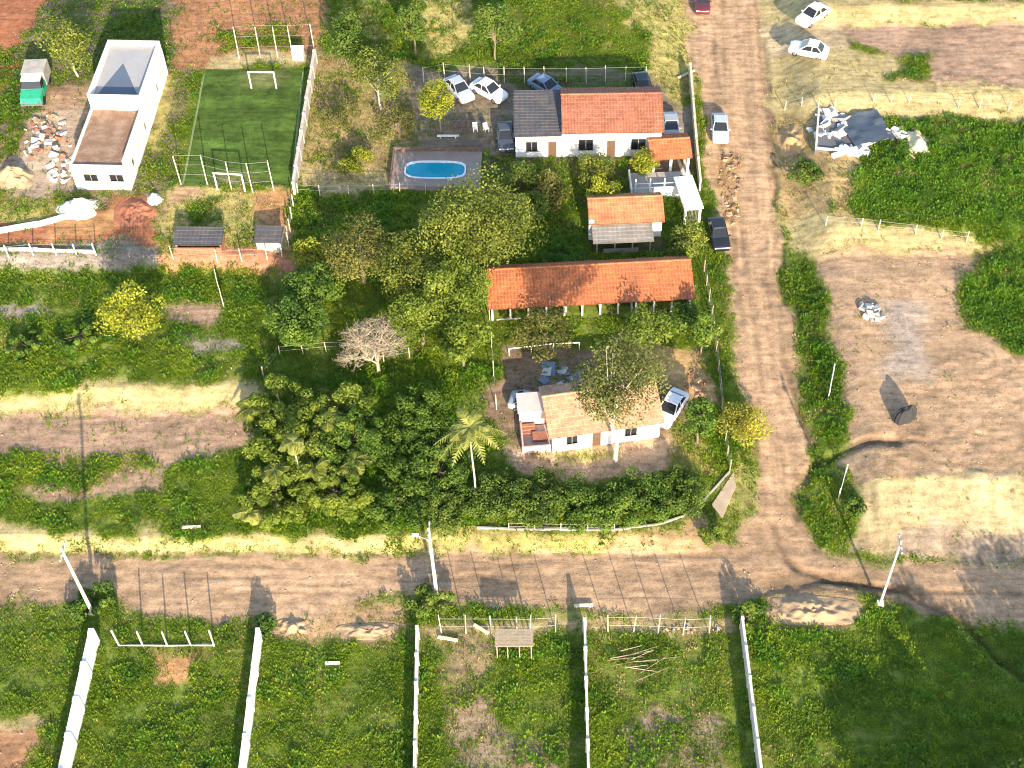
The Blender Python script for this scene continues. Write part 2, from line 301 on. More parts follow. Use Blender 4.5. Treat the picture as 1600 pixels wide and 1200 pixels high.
def leafmat(name, dark, mid, light, pscale=.35, transl=.45):
    if name in MATS: return MATS[name]
    m = bpy.data.materials.new(name); m.use_nodes = True; nt = m.node_tree; nt.nodes.clear()
    out = nd(nt, 'ShaderNodeOutputMaterial'); at = nd(nt, 'ShaderNodeAttribute', attribute_name='rnd')
    geo = nd(nt, 'ShaderNodeNewGeometry'); no = nd(nt, 'ShaderNodeTexNoise'); no.inputs['Scale'].default_value = pscale; no.inputs['Detail'].default_value = 3
    nt.links.new(geo.outputs['Position'], no.inputs['Vector'])
    a = nd(nt, 'ShaderNodeMath', operation='MULTIPLY'); nt.links.new(at.outputs['Fac'], a.inputs[0]); a.inputs[1].default_value = .62
    b = nd(nt, 'ShaderNodeMath', operation='MULTIPLY_ADD'); nt.links.new(no.outputs[0], b.inputs[0]); b.inputs[1].default_value = 1.3; b.inputs[2].default_value = -.45
    n9 = nd(nt, 'ShaderNodeTexNoise'); n9.inputs['Scale'].default_value = 1.15; n9.inputs['Detail'].default_value = 2; nt.links.new(geo.outputs['Position'], n9.inputs['Vector'])
    b9 = nd(nt, 'ShaderNodeMath', operation='MULTIPLY_ADD'); nt.links.new(n9.outputs[0], b9.inputs[0]); b9.inputs[1].default_value = 1.0; nt.links.new(b.outputs[0], b9.inputs[2])
    b8 = nd(nt, 'ShaderNodeMath', operation='SUBTRACT'); nt.links.new(b9.outputs[0], b8.inputs[0]); b8.inputs[1].default_value = .5
    c = nd(nt, 'ShaderNodeMath', operation='ADD'); nt.links.new(a.outputs[0], c.inputs[0]); nt.links.new(b8.outputs[0], c.inputs[1])
    r = nd(nt, 'ShaderNodeValToRGB'); nt.links.new(c.outputs[0], r.inputs[0])
    e = r.color_ramp.elements; e[0].position = .08; e[0].color = (*dark, 1); e[1].position = .95; e[1].color = (*light, 1)
    x = e.new(.5); x.color = (*mid, 1)
    d = nd(nt, 'ShaderNodeBsdfPrincipled'); d.inputs['Roughness'].default_value = .6; d.inputs['Specular IOR Level'].default_value = .25; nt.links.new(r.outputs[0], d.inputs['Base Color'])
    t = nd(nt, 'ShaderNodeBsdfTranslucent'); nt.links.new(r.outputs[0], t.inputs[0])
    mx = nd(nt, 'ShaderNodeMixShader'); mx.inputs[0].default_value = transl
    nt.links.new(d.outputs[0], mx.inputs[1]); nt.links.new(t.outputs[0], mx.inputs[2]); nt.links.new(mx.outputs[0], out.inputs[0])
    MATS[name] = m; return m
def groundmat():
    m = bpy.data.materials.new('earth_and_turf'); m.use_nodes = True; nt = m.node_tree; b = nt.nodes['Principled BSDF']
    at = nd(nt, 'ShaderNodeAttribute', attribute_name='soil'); geo = nd(nt, 'ShaderNodeNewGeometry')
    n1 = nd(nt, 'ShaderNodeTexNoise'); n1.inputs['Scale'].default_value = 1.6; n1.inputs['Detail'].default_value = 8; n1.inputs['Roughness'].default_value = .65
    n2 = nd(nt, 'ShaderNodeTexNoise'); n2.inputs['Scale'].default_value = 7; n2.inputs['Detail'].default_value = 6; n2.inputs['Roughness'].default_value = .7
    mp = nd(nt, 'ShaderNodeMapping'); mp.inputs['Scale'].default_value = (.35, 1.6, 1); n3 = nd(nt, 'ShaderNodeTexNoise'); n3.inputs['Scale'].default_value = 1.4; n3.inputs['Detail'].default_value = 5
    nt.links.new(geo.outputs['Position'], n1.inputs[0]); nt.links.new(geo.outputs['Position'], n2.inputs[0]); nt.links.new(geo.outputs['Position'], mp.inputs[0]); nt.links.new(mp.outputs[0], n3.inputs[0])
    s = nd(nt, 'ShaderNodeMath', operation='ADD'); nt.links.new(n1.outputs[0], s.inputs[0]); nt.links.new(n2.outputs[0], s.inputs[1])
    s2 = nd(nt, 'ShaderNodeMath', operation='ADD'); nt.links.new(s.outputs[0], s2.inputs[0]); nt.links.new(n3.outputs[0], s2.inputs[1])
    mr = nd(nt, 'ShaderNodeMapRange'); mr.inputs[1].default_value = 1.1; mr.inputs[2].default_value = 1.9; mr.inputs[3].default_value = .48; mr.inputs[4].default_value = 1.52; nt.links.new(s2.outputs[0], mr.inputs[0])
    mx = nd(nt, 'ShaderNodeVectorMath', operation='SCALE'); nt.links.new(at.outputs['Color'], mx.inputs[0]); nt.links.new(mr.outputs[0], mx.inputs['Scale'])
    nt.links.new(mx.outputs[0], b.inputs['Base Color']); b.inputs['Roughness'].default_value = .95; b.inputs['Specular IOR Level'].default_value = .1
    bp = nd(nt, 'ShaderNodeBump'); bp.inputs['Strength'].default_value = .45; bp.inputs['Distance'].default_value = .08; nt.links.new(s.outputs[0], bp.inputs['Height']); nt.links.new(bp.outputs[0], b.inputs['Normal'])
    return m
GM = groundmat()
WHITE = material('white_paint', (.80, .77, .72), .8, .10, .5, 6, stain=(.45, .38, .30), stain_amt=.5, stain_scale=.8)
WALLW = material('whitewashed_block', (.85, .83, .78), .85, .12, 1.2, 9, stain=(.5, .44, .37), stain_amt=.45, stain_scale=1.6)
CONC = material('concrete', (.42, .38, .33), .9, .18, 1.5, 14, stain=(.2, .17, .14), stain_amt=.5)
PALEC = material('pale_concrete', (.62, .57, .49), .9, .14, 1.5, 14)
TILE = material('terracotta_tile', (.31, .115, .066), .85, .42, 1.6, 4.5, bump=.3, stain=(.20, .075, .04), stain_amt=.55, stain_scale=.9)
TILE2 = material('sunbleached_terracotta', (.50, .285, .165), .9, .42, 1.6, 4.5, bump=.3, stain=(.33, .17, .10), stain_amt=.5, stain_scale=1.1)
TILE3 = material('orange_clay_tile', (.42, .135, .052), .85, .45, 1.6, 4.5, bump=.3, stain=(.17, .07, .04), stain_amt=.75, stain_scale=.8)
TILE4 = material('patchy_clay_tile', (.42, .19, .085), .85, .32, 1.3, 4.0, bump=.3, stain=(.30, .07, .04), stain_amt=.8, stain_scale=.5)
DKROOF = material('dark_fibre_cement', (.085, .08, .085), .85, .25, .8, 6, stain=(.16, .13, .10), stain_amt=.5)
GREYROOF = material('weathered_fibre_cement', (.27, .235, .20), .9, .25, 1.2, 8, stain=(.12, .10, .08), stain_amt=.6)
WOOD = material('weathered_wood', (.36, .28, .19), .9, .25, 3, 30)
PALEWOOD = material('pale_post', (.62, .53, .38), .9, .18, 3, 30)
BARK = material('bark', (.20, .15, .10), .95, .3, 4, 20)
PALEBARK = material('pale_bark', (.46, .40, .32), .95, .25, 3, 16)
PANE = material('dark_pane', (.02, .022, .026), .15, .1, 1, 3, spec=.5)
FRAME = material('window_frame', (.30, .27, .24), .6, .1, 2, 10)
DOORM = material('door_wood', (.12, .07, .045), .6, .2, 3, 20)
BRICK = material('red_brick', (.34, .14, .085), .9, .3, 3, 12, bump=.4)
SAND = material('yellow_sand', (.42, .28, .16), .95, .2, 2, 20, bump=.4)
PALESAND = material('pale_sand', (.68, .62, .52), .95, .15, 1.5, 20, bump=.4)
WIREM = material('fence_wire', (.35, .33, .30), .6, .1, 2, 10, metal=.5)
RUBBER = material('tyre_rubber', (.015, .015, .016), .9, .1, 5, 30)
RIM = material('wheel_rim', (.4, .4, .42), .4, .1, 5, 30, metal=.8)

# ------------------------------------------------------------------ helpers
def tag(o, label=None, cat=None, group=None, kind=None):
    if label: o['label'] = label
    if cat: o['category'] = cat
    if group: o['group'] = group
    if kind: o['kind'] = kind
    return o
def empty(name, loc, rz=0.0, label=None, cat=None, group=None):
    o = bpy.data.objects.new(name, None); COL.objects.link(o); o.location = loc; o.rotation_euler = (0, 0, rz); o.empty_display_size = .3
    return tag(o, label, cat, group)
def mesh_obj(name, V, F, mat, parent=None, smooth=False):
    me = bpy.data.meshes.new(name); me.from_pydata([tuple(v) for v in V], [], F); me.update()
    if smooth: me.polygons.foreach_set('use_smooth', [True] * len(me.polygons))
    me.materials.append(mat); o = bpy.data.objects.new(name, me); COL.objects.link(o)
    if parent: o.parent = parent
    return o
def fast_mesh(name, V, Q, mat, parent=None, rnd=None):
    V = np.asarray(V, np.float32); Q = np.asarray(Q, np.int32); me = bpy.data.meshes.new(name)
    me.vertices.add(len(V)); me.vertices.foreach_set('co', V.ravel())
    n, k = Q.shape; me.loops.add(n * k); me.loops.foreach_set('vertex_index', Q.ravel())
    me.polygons.add(n); me.polygons.foreach_set('loop_start', np.arange(0, n * k, k, dtype=np.int32)); me.polygons.foreach_set('loop_total', np.full(n, k, np.int32))
    me.update(calc_edges=True)
    if rnd is not None:
        a = me.attributes.new('rnd', 'FLOAT', 'FACE'); a.data.foreach_set('value', np.asarray(rnd, np.float32))
    me.materials.append(mat); o = bpy.data.objects.new(name, me); COL.objects.link(o)
    if parent: o.parent = parent
    return o
class MB:
    def __init__(s): s.V = []; s.F = []
    def quad(s, *p):
        n = len(s.V); s.V += list(p); s.F.append(tuple(range(n, n + len(p)))); return s
    def box(s, c, d, rz=0.0):
        cx, cy, cz = c; hx, hy, hz = d[0] / 2, d[1] / 2, d[2] / 2; n = len(s.V); ca, sa = math.cos(rz), math.sin(rz)
        for z in (-hz, hz):
            for x, y in ((-hx, -hy), (hx, -hy), (hx, hy), (-hx, hy)): s.V.append((cx + x * ca - y * sa, cy + x * sa + y * ca, cz + z))
        for f in ((3, 2, 1, 0), (4, 5, 6, 7), (0, 1, 5, 4), (1, 2, 6, 5), (2, 3, 7, 6), (3, 0, 4, 7)): s.F.append(tuple(n + i for i in f))
        return s
    def tube(s, p0, p1, r0, r1, k=6, cap=True):
        p0 = np.array(p0, float); p1 = np.array(p1, float); d = p1 - p0; L = np.linalg.norm(d)
        if L < 1e-6: return s
        d /= L; a = np.cross(d, (0, 0, 1) if abs(d[2]) < .9 else (1, 0, 0)); a /= np.linalg.norm(a); b = np.cross(d, a); n = len(s.V)
        for p, r in ((p0, r0), (p1, r1)):
            for i in range(k):
                t = 2 * math.pi * i / k; s.V.append(tuple(p + r * (math.cos(t) * a + math.sin(t) * b)))
        for i in range(k): j = (i + 1) % k; s.F.append((n + j, n + i, n + k + i, n + k + j))
        if cap: s.F.append(tuple(n + i for i in range(k))); s.F.append(tuple(n + k + i for i in range(k))[::-1])
        return s
    def prism(s, poly, z0, z1):
        n = len(s.V); k = len(poly)
        s.V += [(x, y, z0) for x, y in poly] + [(x, y, z1) for x, y in poly]
        s.F.append(tuple(range(n, n + k))[::-1]); s.F.append(tuple(range(n + k, n + 2 * k)))
        for i in range(k): j = (i + 1) % k; s.F.append((n + i, n + j, n + k + j, n + k + i))
        return s
    def obj(s, name, mat, parent=None, smooth=False): return mesh_obj(name, s.V, s.F, mat, parent, smooth)

# ------------------------------------------------------------------ the ground, split into its pieces
def build_ground():
    q = (np.arange(NY - 1)[:, None] * NX + np.arange(NX - 1)[None, :]).ravel()
    quads = np.stack([q, q + 1, q + NX + 1, q + NX], 1)
    def fmask(m): 
        c = (m[:-1, :-1] + m[1:, :-1] + m[:-1, 1:] + m[1:, 1:]) / 4; return c.ravel()
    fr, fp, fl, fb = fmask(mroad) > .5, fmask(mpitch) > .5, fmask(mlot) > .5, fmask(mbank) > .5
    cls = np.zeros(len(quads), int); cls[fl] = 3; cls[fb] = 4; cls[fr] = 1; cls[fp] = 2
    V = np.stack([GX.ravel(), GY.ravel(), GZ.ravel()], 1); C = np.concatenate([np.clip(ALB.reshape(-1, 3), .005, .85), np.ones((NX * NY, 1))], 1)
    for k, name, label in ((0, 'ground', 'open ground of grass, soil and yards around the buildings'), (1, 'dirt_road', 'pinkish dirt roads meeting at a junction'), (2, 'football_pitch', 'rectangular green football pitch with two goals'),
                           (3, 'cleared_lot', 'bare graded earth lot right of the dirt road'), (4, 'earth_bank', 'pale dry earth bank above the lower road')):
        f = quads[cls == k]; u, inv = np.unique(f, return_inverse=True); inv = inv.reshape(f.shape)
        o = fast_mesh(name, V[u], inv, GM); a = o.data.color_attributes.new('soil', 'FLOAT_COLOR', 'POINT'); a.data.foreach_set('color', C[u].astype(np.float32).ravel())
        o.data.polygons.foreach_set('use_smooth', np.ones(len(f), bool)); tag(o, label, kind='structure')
build_ground()
def gsample(A, X, Y):
    i = np.clip(np.searchsorted(AX, X) - 1, 0, NX - 2); j = np.clip(np.searchsorted(AY, Y) - 1, 0, NY - 2)
    fx = np.clip((X - AX[i]) / (AX[i + 1] - AX[i]), 0, 1); fy = np.clip((Y - AY[j]) / (AY[j + 1] - AY[j]), 0, 1)
    return (A[j, i] * (1 - fx) + A[j, i + 1] * fx) * (1 - fy) + (A[j + 1, i] * (1 - fx) + A[j + 1, i + 1] * fx) * fy
def gz(x, y): return float(gsample(GZ, np.array([x]), np.array([y]))[0])
def G(px, py, zo=0.0):
    X, Y, _ = P(px, py, zo); return X, Y, gz(X, Y)

KEEPOUT = []          # world rectangles (polygon) under buildings, no grass there
def keepout(poly): KEEPOUT.append(np.array(poly))

# ------------------------------------------------------------------ roofs and houses
def tiles(W, D, pitch=.3, amp=.03, course=.42, seed=0, step=.025):
    """corrugated sheet, local: x along eave 0..W, y up slope 0..D; returns V (x, y, dz) grid"""
    nx = max(4, int(W / pitch) * 4); ny = max(2, int(D / course) * 2)
    x = np.linspace(0, W, nx + 1); V = []; ys = []
    for j in range(ny // 2): ys += [(j * 2 * D / ny, step), ((j * 2 + 1.9) * D / ny, 0.0)]
    ys.append((D, step)); r = np.random.default_rng(seed)
    for y, s in ys:
        jit = (vnoise(x / .8, np.full_like(x, y * 1.7), 7 + seed) - .5) * .06
        V.append(np.stack([x, np.full_like(x, y), np.abs(np.sin(x * math.pi / pitch)) * amp * 2 + s + jit], 1))
    V = np.concatenate(V); q = []; n = nx + 1
    for j in range(len(ys) - 1):
        a = np.arange(nx) + j * n; q.append(np.stack([a, a + 1, a + n + 1, a + n], 1))
    return V, np.concatenate(q)
def slope(name, p0, ex, ey, W, D, mat, parent, th=.06, **kw):
    """roof plane: starts at p0, eave along ex (unit), up-slope along ey (unit)"""
    p0, ex, ey = (np.array(a, float) for a in (p0, ex, ey)); nz = np.cross(ex, ey); nz /= np.linalg.norm(nz)
    if nz[2] < 0: nz = -nz
    V, Q = tiles(W, D, **kw); n = len(V)
    Wv = p0 + V[:, :1] * ex + V[:, 1:2] * ey + V[:, 2:3] * nz
    c = [p0, p0 + ex * W, p0 + ex * W + ey * D, p0 + ey * D]; low = [a - nz * .004 for a in c] + [a - nz * th for a in c]
    Wv = np.concatenate([Wv, np.array(low)]); F = [tuple(int(i) for i in f) for f in Q]
    for f in ((4, 7, 6, 5), (0, 1, 5, 4), (1, 2, 6, 5), (2, 3, 7, 6), (3, 0, 4, 7)): F.append(tuple(n + i for i in f))
    return mesh_obj(name, Wv, F, mat, parent)
def wall_cells(mb, W, H, th, opens, y0=0.0, x0=0.0, z0=0.0):
    xs = sorted({0, W, *[o[0] for o in opens], *[o[1] for o in opens]}); zs = sorted({0, H, *[o[2] for o in opens], *[o[3] for o in opens]})
    for a, b in zip(xs, xs[1:]):
        for c, d in zip(zs, zs[1:]):
            if any(o[0] <= a + 1e-6 and o[1] >= b - 1e-6 and o[2] <= c + 1e-6 and o[3] >= d - 1e-6 for o in opens): continue
            mb.box((x0 + (a + b) / 2, y0 + th / 2, z0 + (c + d) / 2), (b - a, th, d - c))
def windows(root, opens, th=.18, y0=0.0, x0=0.0, z0=0.0, doors=()):
    for k, o in enumerate(opens):
        a, b, c, d = o[0] + x0, o[1] + x0, o[2] + z0, o[3] + z0; f = MB(); t = .06
        f.box(((a + b) / 2, y0 + .04, c - .03), (b - a + .16, .16, .06)); f.box(((a + b) / 2, y0 + .05, d + .03), (b - a + .12, .12, .06))
        f.box((a + t / 2, y0 + .07, (c + d) / 2), (t, .08, d - c)); f.box((b - t / 2, y0 + .07, (c + d) / 2), (t, .08, d - c))
        if k in doors:
            o_ = f.obj('door_frame', FRAME, root); dd = MB().box(((a + b) / 2, y0 + .1, (c + d) / 2), (b - a - 2 * t, .05, d - c)); dr = dd.obj('door', DOORM, root)
            MB().tube((b - .2, y0 + .03, c + 1.0), (b - .2, y0 + .075, c + 1.0), .035, .035).obj('handle', RIM, dr)
        else:
            f.box(((a + b) / 2, y0 + .07, (c + d) / 2), (.05, .07, d - c)); fo = f.obj('window', FRAME, root)
            MB().box(((a + b) / 2, y0 + .12, (c + d) / 2), (b - a - 2 * t - .004, .02, d - c)).obj('pane', PANE, fo)
def frame_from(A, B, zo=0.0):
    a = G(*A); b = G(*B); yaw = math.atan2(b[1] - a[1], b[0] - a[0]); return (a[0], a[1], min(a[2], b[2]) - .05), yaw, math.hypot(b[0] - a[0], b[1] - a[1])
def loc2w(o, yaw, x, y): return o[0] + x * math.cos(yaw) - y * math.sin(yaw), o[1] + x * math.sin(yaw) + y * math.cos(yaw)
def pad_keep(o, yaw, x0, x1, y0, y1): keepout([loc2w(o, yaw, x0, y0), loc2w(o, yaw, x1, y0), loc2w(o, yaw, x1, y1), loc2w(o, yaw, x0, y1)])
def gable(root, W, D, H, ridge, rh, mat, wmat, ov=.35, x0=0.0, y0=0.0, z0=0.0, opens=(), doors=(), seed=0, pitch=.3, plinth=.9, wall=True, hol=.18):
    """gable block with eaves along x; ridge = distance of ridge from the front"""
    th = hol
    if wall:
        f = MB(); wall_cells(f, W, H, th, opens, y0, x0, z0); f.box((x0 + W / 2, y0 + th / 2, z0 - plinth / 2), (W, th, plinth)); f.obj('wall', wmat, root)
        b = MB().box((x0 + W / 2, y0 + D - th / 2, z0 + H / 2 - plinth / 2), (W, th, H + plinth)); b.obj('wall', wmat, root)
        for xx in (x0 + th / 2, x0 + W - th / 2):
            g = MB(); n = [(y0 + th, z0 - plinth), (y0 + D - th, z0 - plinth), (y0 + D - th, z0 + H - .02), (y0 + ridge, z0 + H + rh - .1), (y0 + th, z0 + H - .02)]
            g.V = [(xx - th / 2, *p) for p in n] + [(xx + th / 2, *p) for p in n]; k = 5
            g.F = [tuple(range(5))[::-1], tuple(range(5, 10))] + [(i, (i + 1) % 5, 5 + (i + 1) % 5, 5 + i) for i in range(5)]; g.obj('wall', wmat, root)
        windows(root, opens, th, y0, x0, z0, doors)
    L1 = math.hypot(ridge, rh); e1 = np.array((0, ridge / L1, rh / L1)); L2 = math.hypot(D - ridge, rh); e2 = np.array((0, -(D - ridge) / L2, rh / L2))
    up = .07
    r = slope('roof', np.array((x0 - ov, y0, z0 + H + up)) - e1 * ov, (1, 0, 0), e1, W + 2 * ov, L1 + ov, mat, root, seed=seed, pitch=pitch)
    slope('roof', np.array((x0 - ov, y0 + D, z0 + H + up)) - e2 * ov, (1, 0, 0), e2, W + 2 * ov, L2 + ov, mat, root, seed=seed + 1, pitch=pitch)
    c = MB(); n = int((W + 2 * ov) / .45)
    for i in range(n):
        xx = x0 - ov + (i + .5) * (W + 2 * ov) / n; c.tube((xx - .25, y0 + ridge, z0 + H + rh + up + .03), (xx + .22, y0 + ridge, z0 + H + rh + up + .05), .11, .10, 6)
    c.obj('ridge_cap', mat, r)
def shed_roof(name, root, W, D, z0, z1, mat, ov=.25, x0=0.0, y0=0.0, seed=0, pitch=.3, amp=.03):
    L = math.hypot(D, z1 - z0); e = np.array((0, D / L, (z1 - z0) / L))
    return slope(name, np.array((x0 - ov, y0, z0)) - e * ov, (1, 0, 0), e, W + 2 * ov, L + 2 * ov, mat, root, seed=seed, pitch=pitch, amp=amp)

def house_main():
    o, yaw, W = frame_from((806, 246), (1031, 244)); t = empty('farmhouse', o, yaw, 'long white house with red tiled roof and dark grey lower roof beside the car yard', 'house')
    wl = W * .335; wr = W - wl; H = 3.3
    ops = [(1.0, 2.0, 1.0, 2.2), (3.2, 4.0, 0, 2.1), (5.6, 6.9, 1.1, 2.3)]
    gable(t, wr, 6.6, H, 4.0, 1.35, TILE, WHITE, x0=wl, opens=[(1.4, 2.9, 1.0, 2.3), (4.2, 5.1, 0.0, 2.15), (6.6, 8.1, 1.0, 2.3)], doors=(1,), ov=.25)
    f = MB(); lo = [(1.0, 2.2, .9, 2.1), (3.2, 4.1, .0, 2.1)]; wall_cells(f, wl - .02, 2.9, .18, lo); f.box((wl / 2, .09, -.45), (wl - .02, .18, .9)); f.obj('wall', WALLW, t); windows(t, lo, doors=(1,))
    MB().box((wl / 2, 6.3, 1.2), (wl - .02, .18, 3.9)).obj('wall', WHITE, t); MB().box((.09, 3.2, 1.1), (.18, 6.0, 3.6)).obj('wall', WHITE, t)
    shed_roof('lean_to_roof', t, wl - .4, 6.4, 2.95, 3.25, DKROOF, seed=5, pitch=.5, amp=.02, ov=.15)
    pad_keep(o, yaw, -.3, W + .3, -.2, 6.8)
house_main()
def porch():
    o, yaw, W = frame_from((1018, 272), (1076, 272)); t = empty('gate_porch', o, yaw, 'small porch with orange tiled roof on white pillars by the street gate', 'porch')
    gable(t, W, 3.4, 2.3, 1.9, .7, TILE3, WHITE, ov=.2, wall=False, seed=9)
    for x in (.15, W * .5, W - .15):
        for y in (.15, 3.2):
            MB().box((x, y, .9), (.24, .24, 2.85)).obj('pillar', WHITE, t)
    MB().box((W / 2, 1.7, -.02), (W + .3, 3.6, .34)).obj('floor_slab', PALEC, t); MB().box((W / 2, 3.1, 1.0), (W - .6, .15, 1.6)).obj('back_wall', WHITE, t)
    pad_keep(o, yaw, -.2, W + .2, -.2, 3.6)
porch()
def terrace():
    o, yaw, W = frame_from((985, 309), (1066, 309)); t = empty('walled_terrace', o, yaw, 'grey paved terrace with white front wall and slim white posts', 'terrace')
    MB().box((W / 2, 1.6, .25), (W, 3.0, .9)).obj('floor_slab', CONC, t); MB().box((W * .72, .02, .55), (W * .56, .2, 1.9)).obj('front_wall', WHITE, t)
    MB().box((.1, 1.6, .95), (.16, 2.9, .5)).obj('side_wall', WHITE, t)
    for i in range(4): MB().box((.5 + i * (W - .9) / 3, .35, 1.5), (.12, .12, 1.7)).obj('post', WHITE, t)
    for z in (1.2, 1.75): MB().box((W / 2, .35, z), (W - .8, .045, .045)).obj('rail', WHITE, t)
    pad_keep(o, yaw, -.1, W + .1, -.2, 3.2)
    o, yaw, W = frame_from((1068, 352), (1094, 350)); c = empty('gate_canopy', o, yaw, 'flat white concrete canopy over the street gate beside the terrace', 'canopy')
    sl_ = MB().box((W / 2, 2.1, 2.35), (W + .2, 4.6, .22)).obj('slab', WHITE, c); 
    for x in (.12, W - .12):
        for y in (.15, 4.0): MB().box((x, y, .9), (.22, .22, 2.7)).obj('pillar', WHITE, c)
    g = MB()
    for i in range(9): g.box((.25 + i * (W - .5) / 8, .15, 1.0), (.03, .03, 1.8))
    g.box((W / 2, .15, 1.9), (W - .4, .05, .05)); g.box((W / 2, .15, .2), (W - .4, .05, .05)); g.obj('gate_bars', FRAME, c)
terrace()
def cottage():
    o, yaw, W = frame_from((926, 398), (1036, 394)); t = empty('cottage', o, yaw, 'small cottage with patchy orange tiles and a grey lean-to roof in front', 'cottage')
    gable(t, W, 3.7, 2.3, 2.4, .8, TILE4, WHITE, y0=2.0, ov=.25, seed=21, opens=[(1.2, 2.1, 0, 2.0), (4.2, 5.4, .9, 2.0)], doors=(0,))
    shed_roof('lean_to_roof', t, W * .78, 2.1, 1.85, 2.2, GREYROOF, x0=.25, seed=23, pitch=.45, amp=.02)
    for i in range(4): MB().tube((.4 + i * W * .25, .1, -.6), (.4 + i * W * .25, .1, 1.85), .08, .07).obj('post', WOOD, t)
    MB().box((W * .4, .0, .35), (W * .5, .1, .9)).obj('low_fence', GREYROOF, t); MB().box((.0, 2.2, 1.2), (.5, .6, 2.6)).obj('water_cabinet', WHITE, t)
    pad_keep(o, yaw, -.2, W + .2, 0, 7.2)
cottage()
def longshed():
    o, yaw, W = frame_from((763, 502), (1083, 490)); t = empty('long_shed', o, yaw, 'long open-fronted shed under a bright orange tiled roof', 'shed')
    gable(t, W - .6, 5.0, 2.35, 3.5, 1.1, TILE3, WHITE, ov=.3, x0=.3, wall=False, seed=31)
    for i in range(12):
        x = .4 + i * (W - .8) / 11; MB().box((x, .15, .75), (.16, .16, 3.15)).obj('post', PALEC if i % 3 else WHITE, t)
    MB().box((W / 2, 4.85, .8), (W - .8, .18, 3.3)).obj('back_wall', CONC, t)
    for x in (.4, W * .38, W * .7, W - .4): MB().box((x, 2.6, .8), (.16, 4.2, 3.2)).obj('side_wall', CONC, t)
    MB().box((W * .40, -.3, .05), (W * .46, .16, .7)).obj('low_wall', WHITE, t); MB().box((W * .1, .1, .1), (W * .12, .14, .9)).obj('low_wall', PALEC, t)
    MB().box((W / 2, .15, 2.33), (W - .6, .14, .16)).obj('beam', WOOD, t)
    pad_keep(o, yaw, -.2, W + .2, -.3, 5.8)
longshed()
def smallhouse():
    o, yaw, W = frame_from((863, 707), (1030, 683)); t = empty('bungalow', o, yaw, 'small white bungalow with sun-bleached tile roof behind the tall tree', 'house')
    gable(t, W, 5.2, 2.35, 3.4, 1.0, TILE2, WALLW, ov=.3, seed=41, opens=[(1.2, 2.2, .9, 1.9), (3.4, 4.2, 0, 2.0), (6.2, 7.3, .9, 1.9)], doors=(1,))
    pass
    pad_keep(o, yaw, -.2, W + 1.1, -.3, 5.4)
    o, yaw, W = frame_from((816, 712), (861, 709)); t = empty('stepped_patio', o, yaw, 'pinkish stepped patio with low walls left of the small bungalow', 'patio')
    pk = material('pink_plaster', (.58, .42, .36), .9, .2, 1.4, 10, stain=(.35, .2, .16), stain_amt=.5)
    MB().box((W / 2, 1.5, .15), (W, 2.6, .8)).obj('lower_slab', pk, t); MB().box((W / 2, 3.9, 1.0), (W, 1.9, 2.5)).obj('room', pk, t); MB().box((W / 2, 3.9, 2.3), (W + .25, 2.15, .12)).obj('roof_slab', material('pinkish_slab', (.62, .5, .45), .9, .15, 2, 12), t)
    MB().box((W / 2, .12, .85), (W, .14, .6)).obj('front_wall', pk, t); MB().box((.1, 1.5, .85), (.14, 2.5, .6)).obj('side_wall', pk, t); MB().box((W * .65, 1.4, .72), (1.2, .9, .35)).obj('bench', BRICK, t)
    for k in range(3): MB().box((W * .3, 2.0 + k * .28, .62 + k * .14), (1.1, .28, .14 + k * .001)).obj('step', BRICK, t)
    pad_keep(o, yaw, -.1, W + .1, 0, 5)
smallhouse()
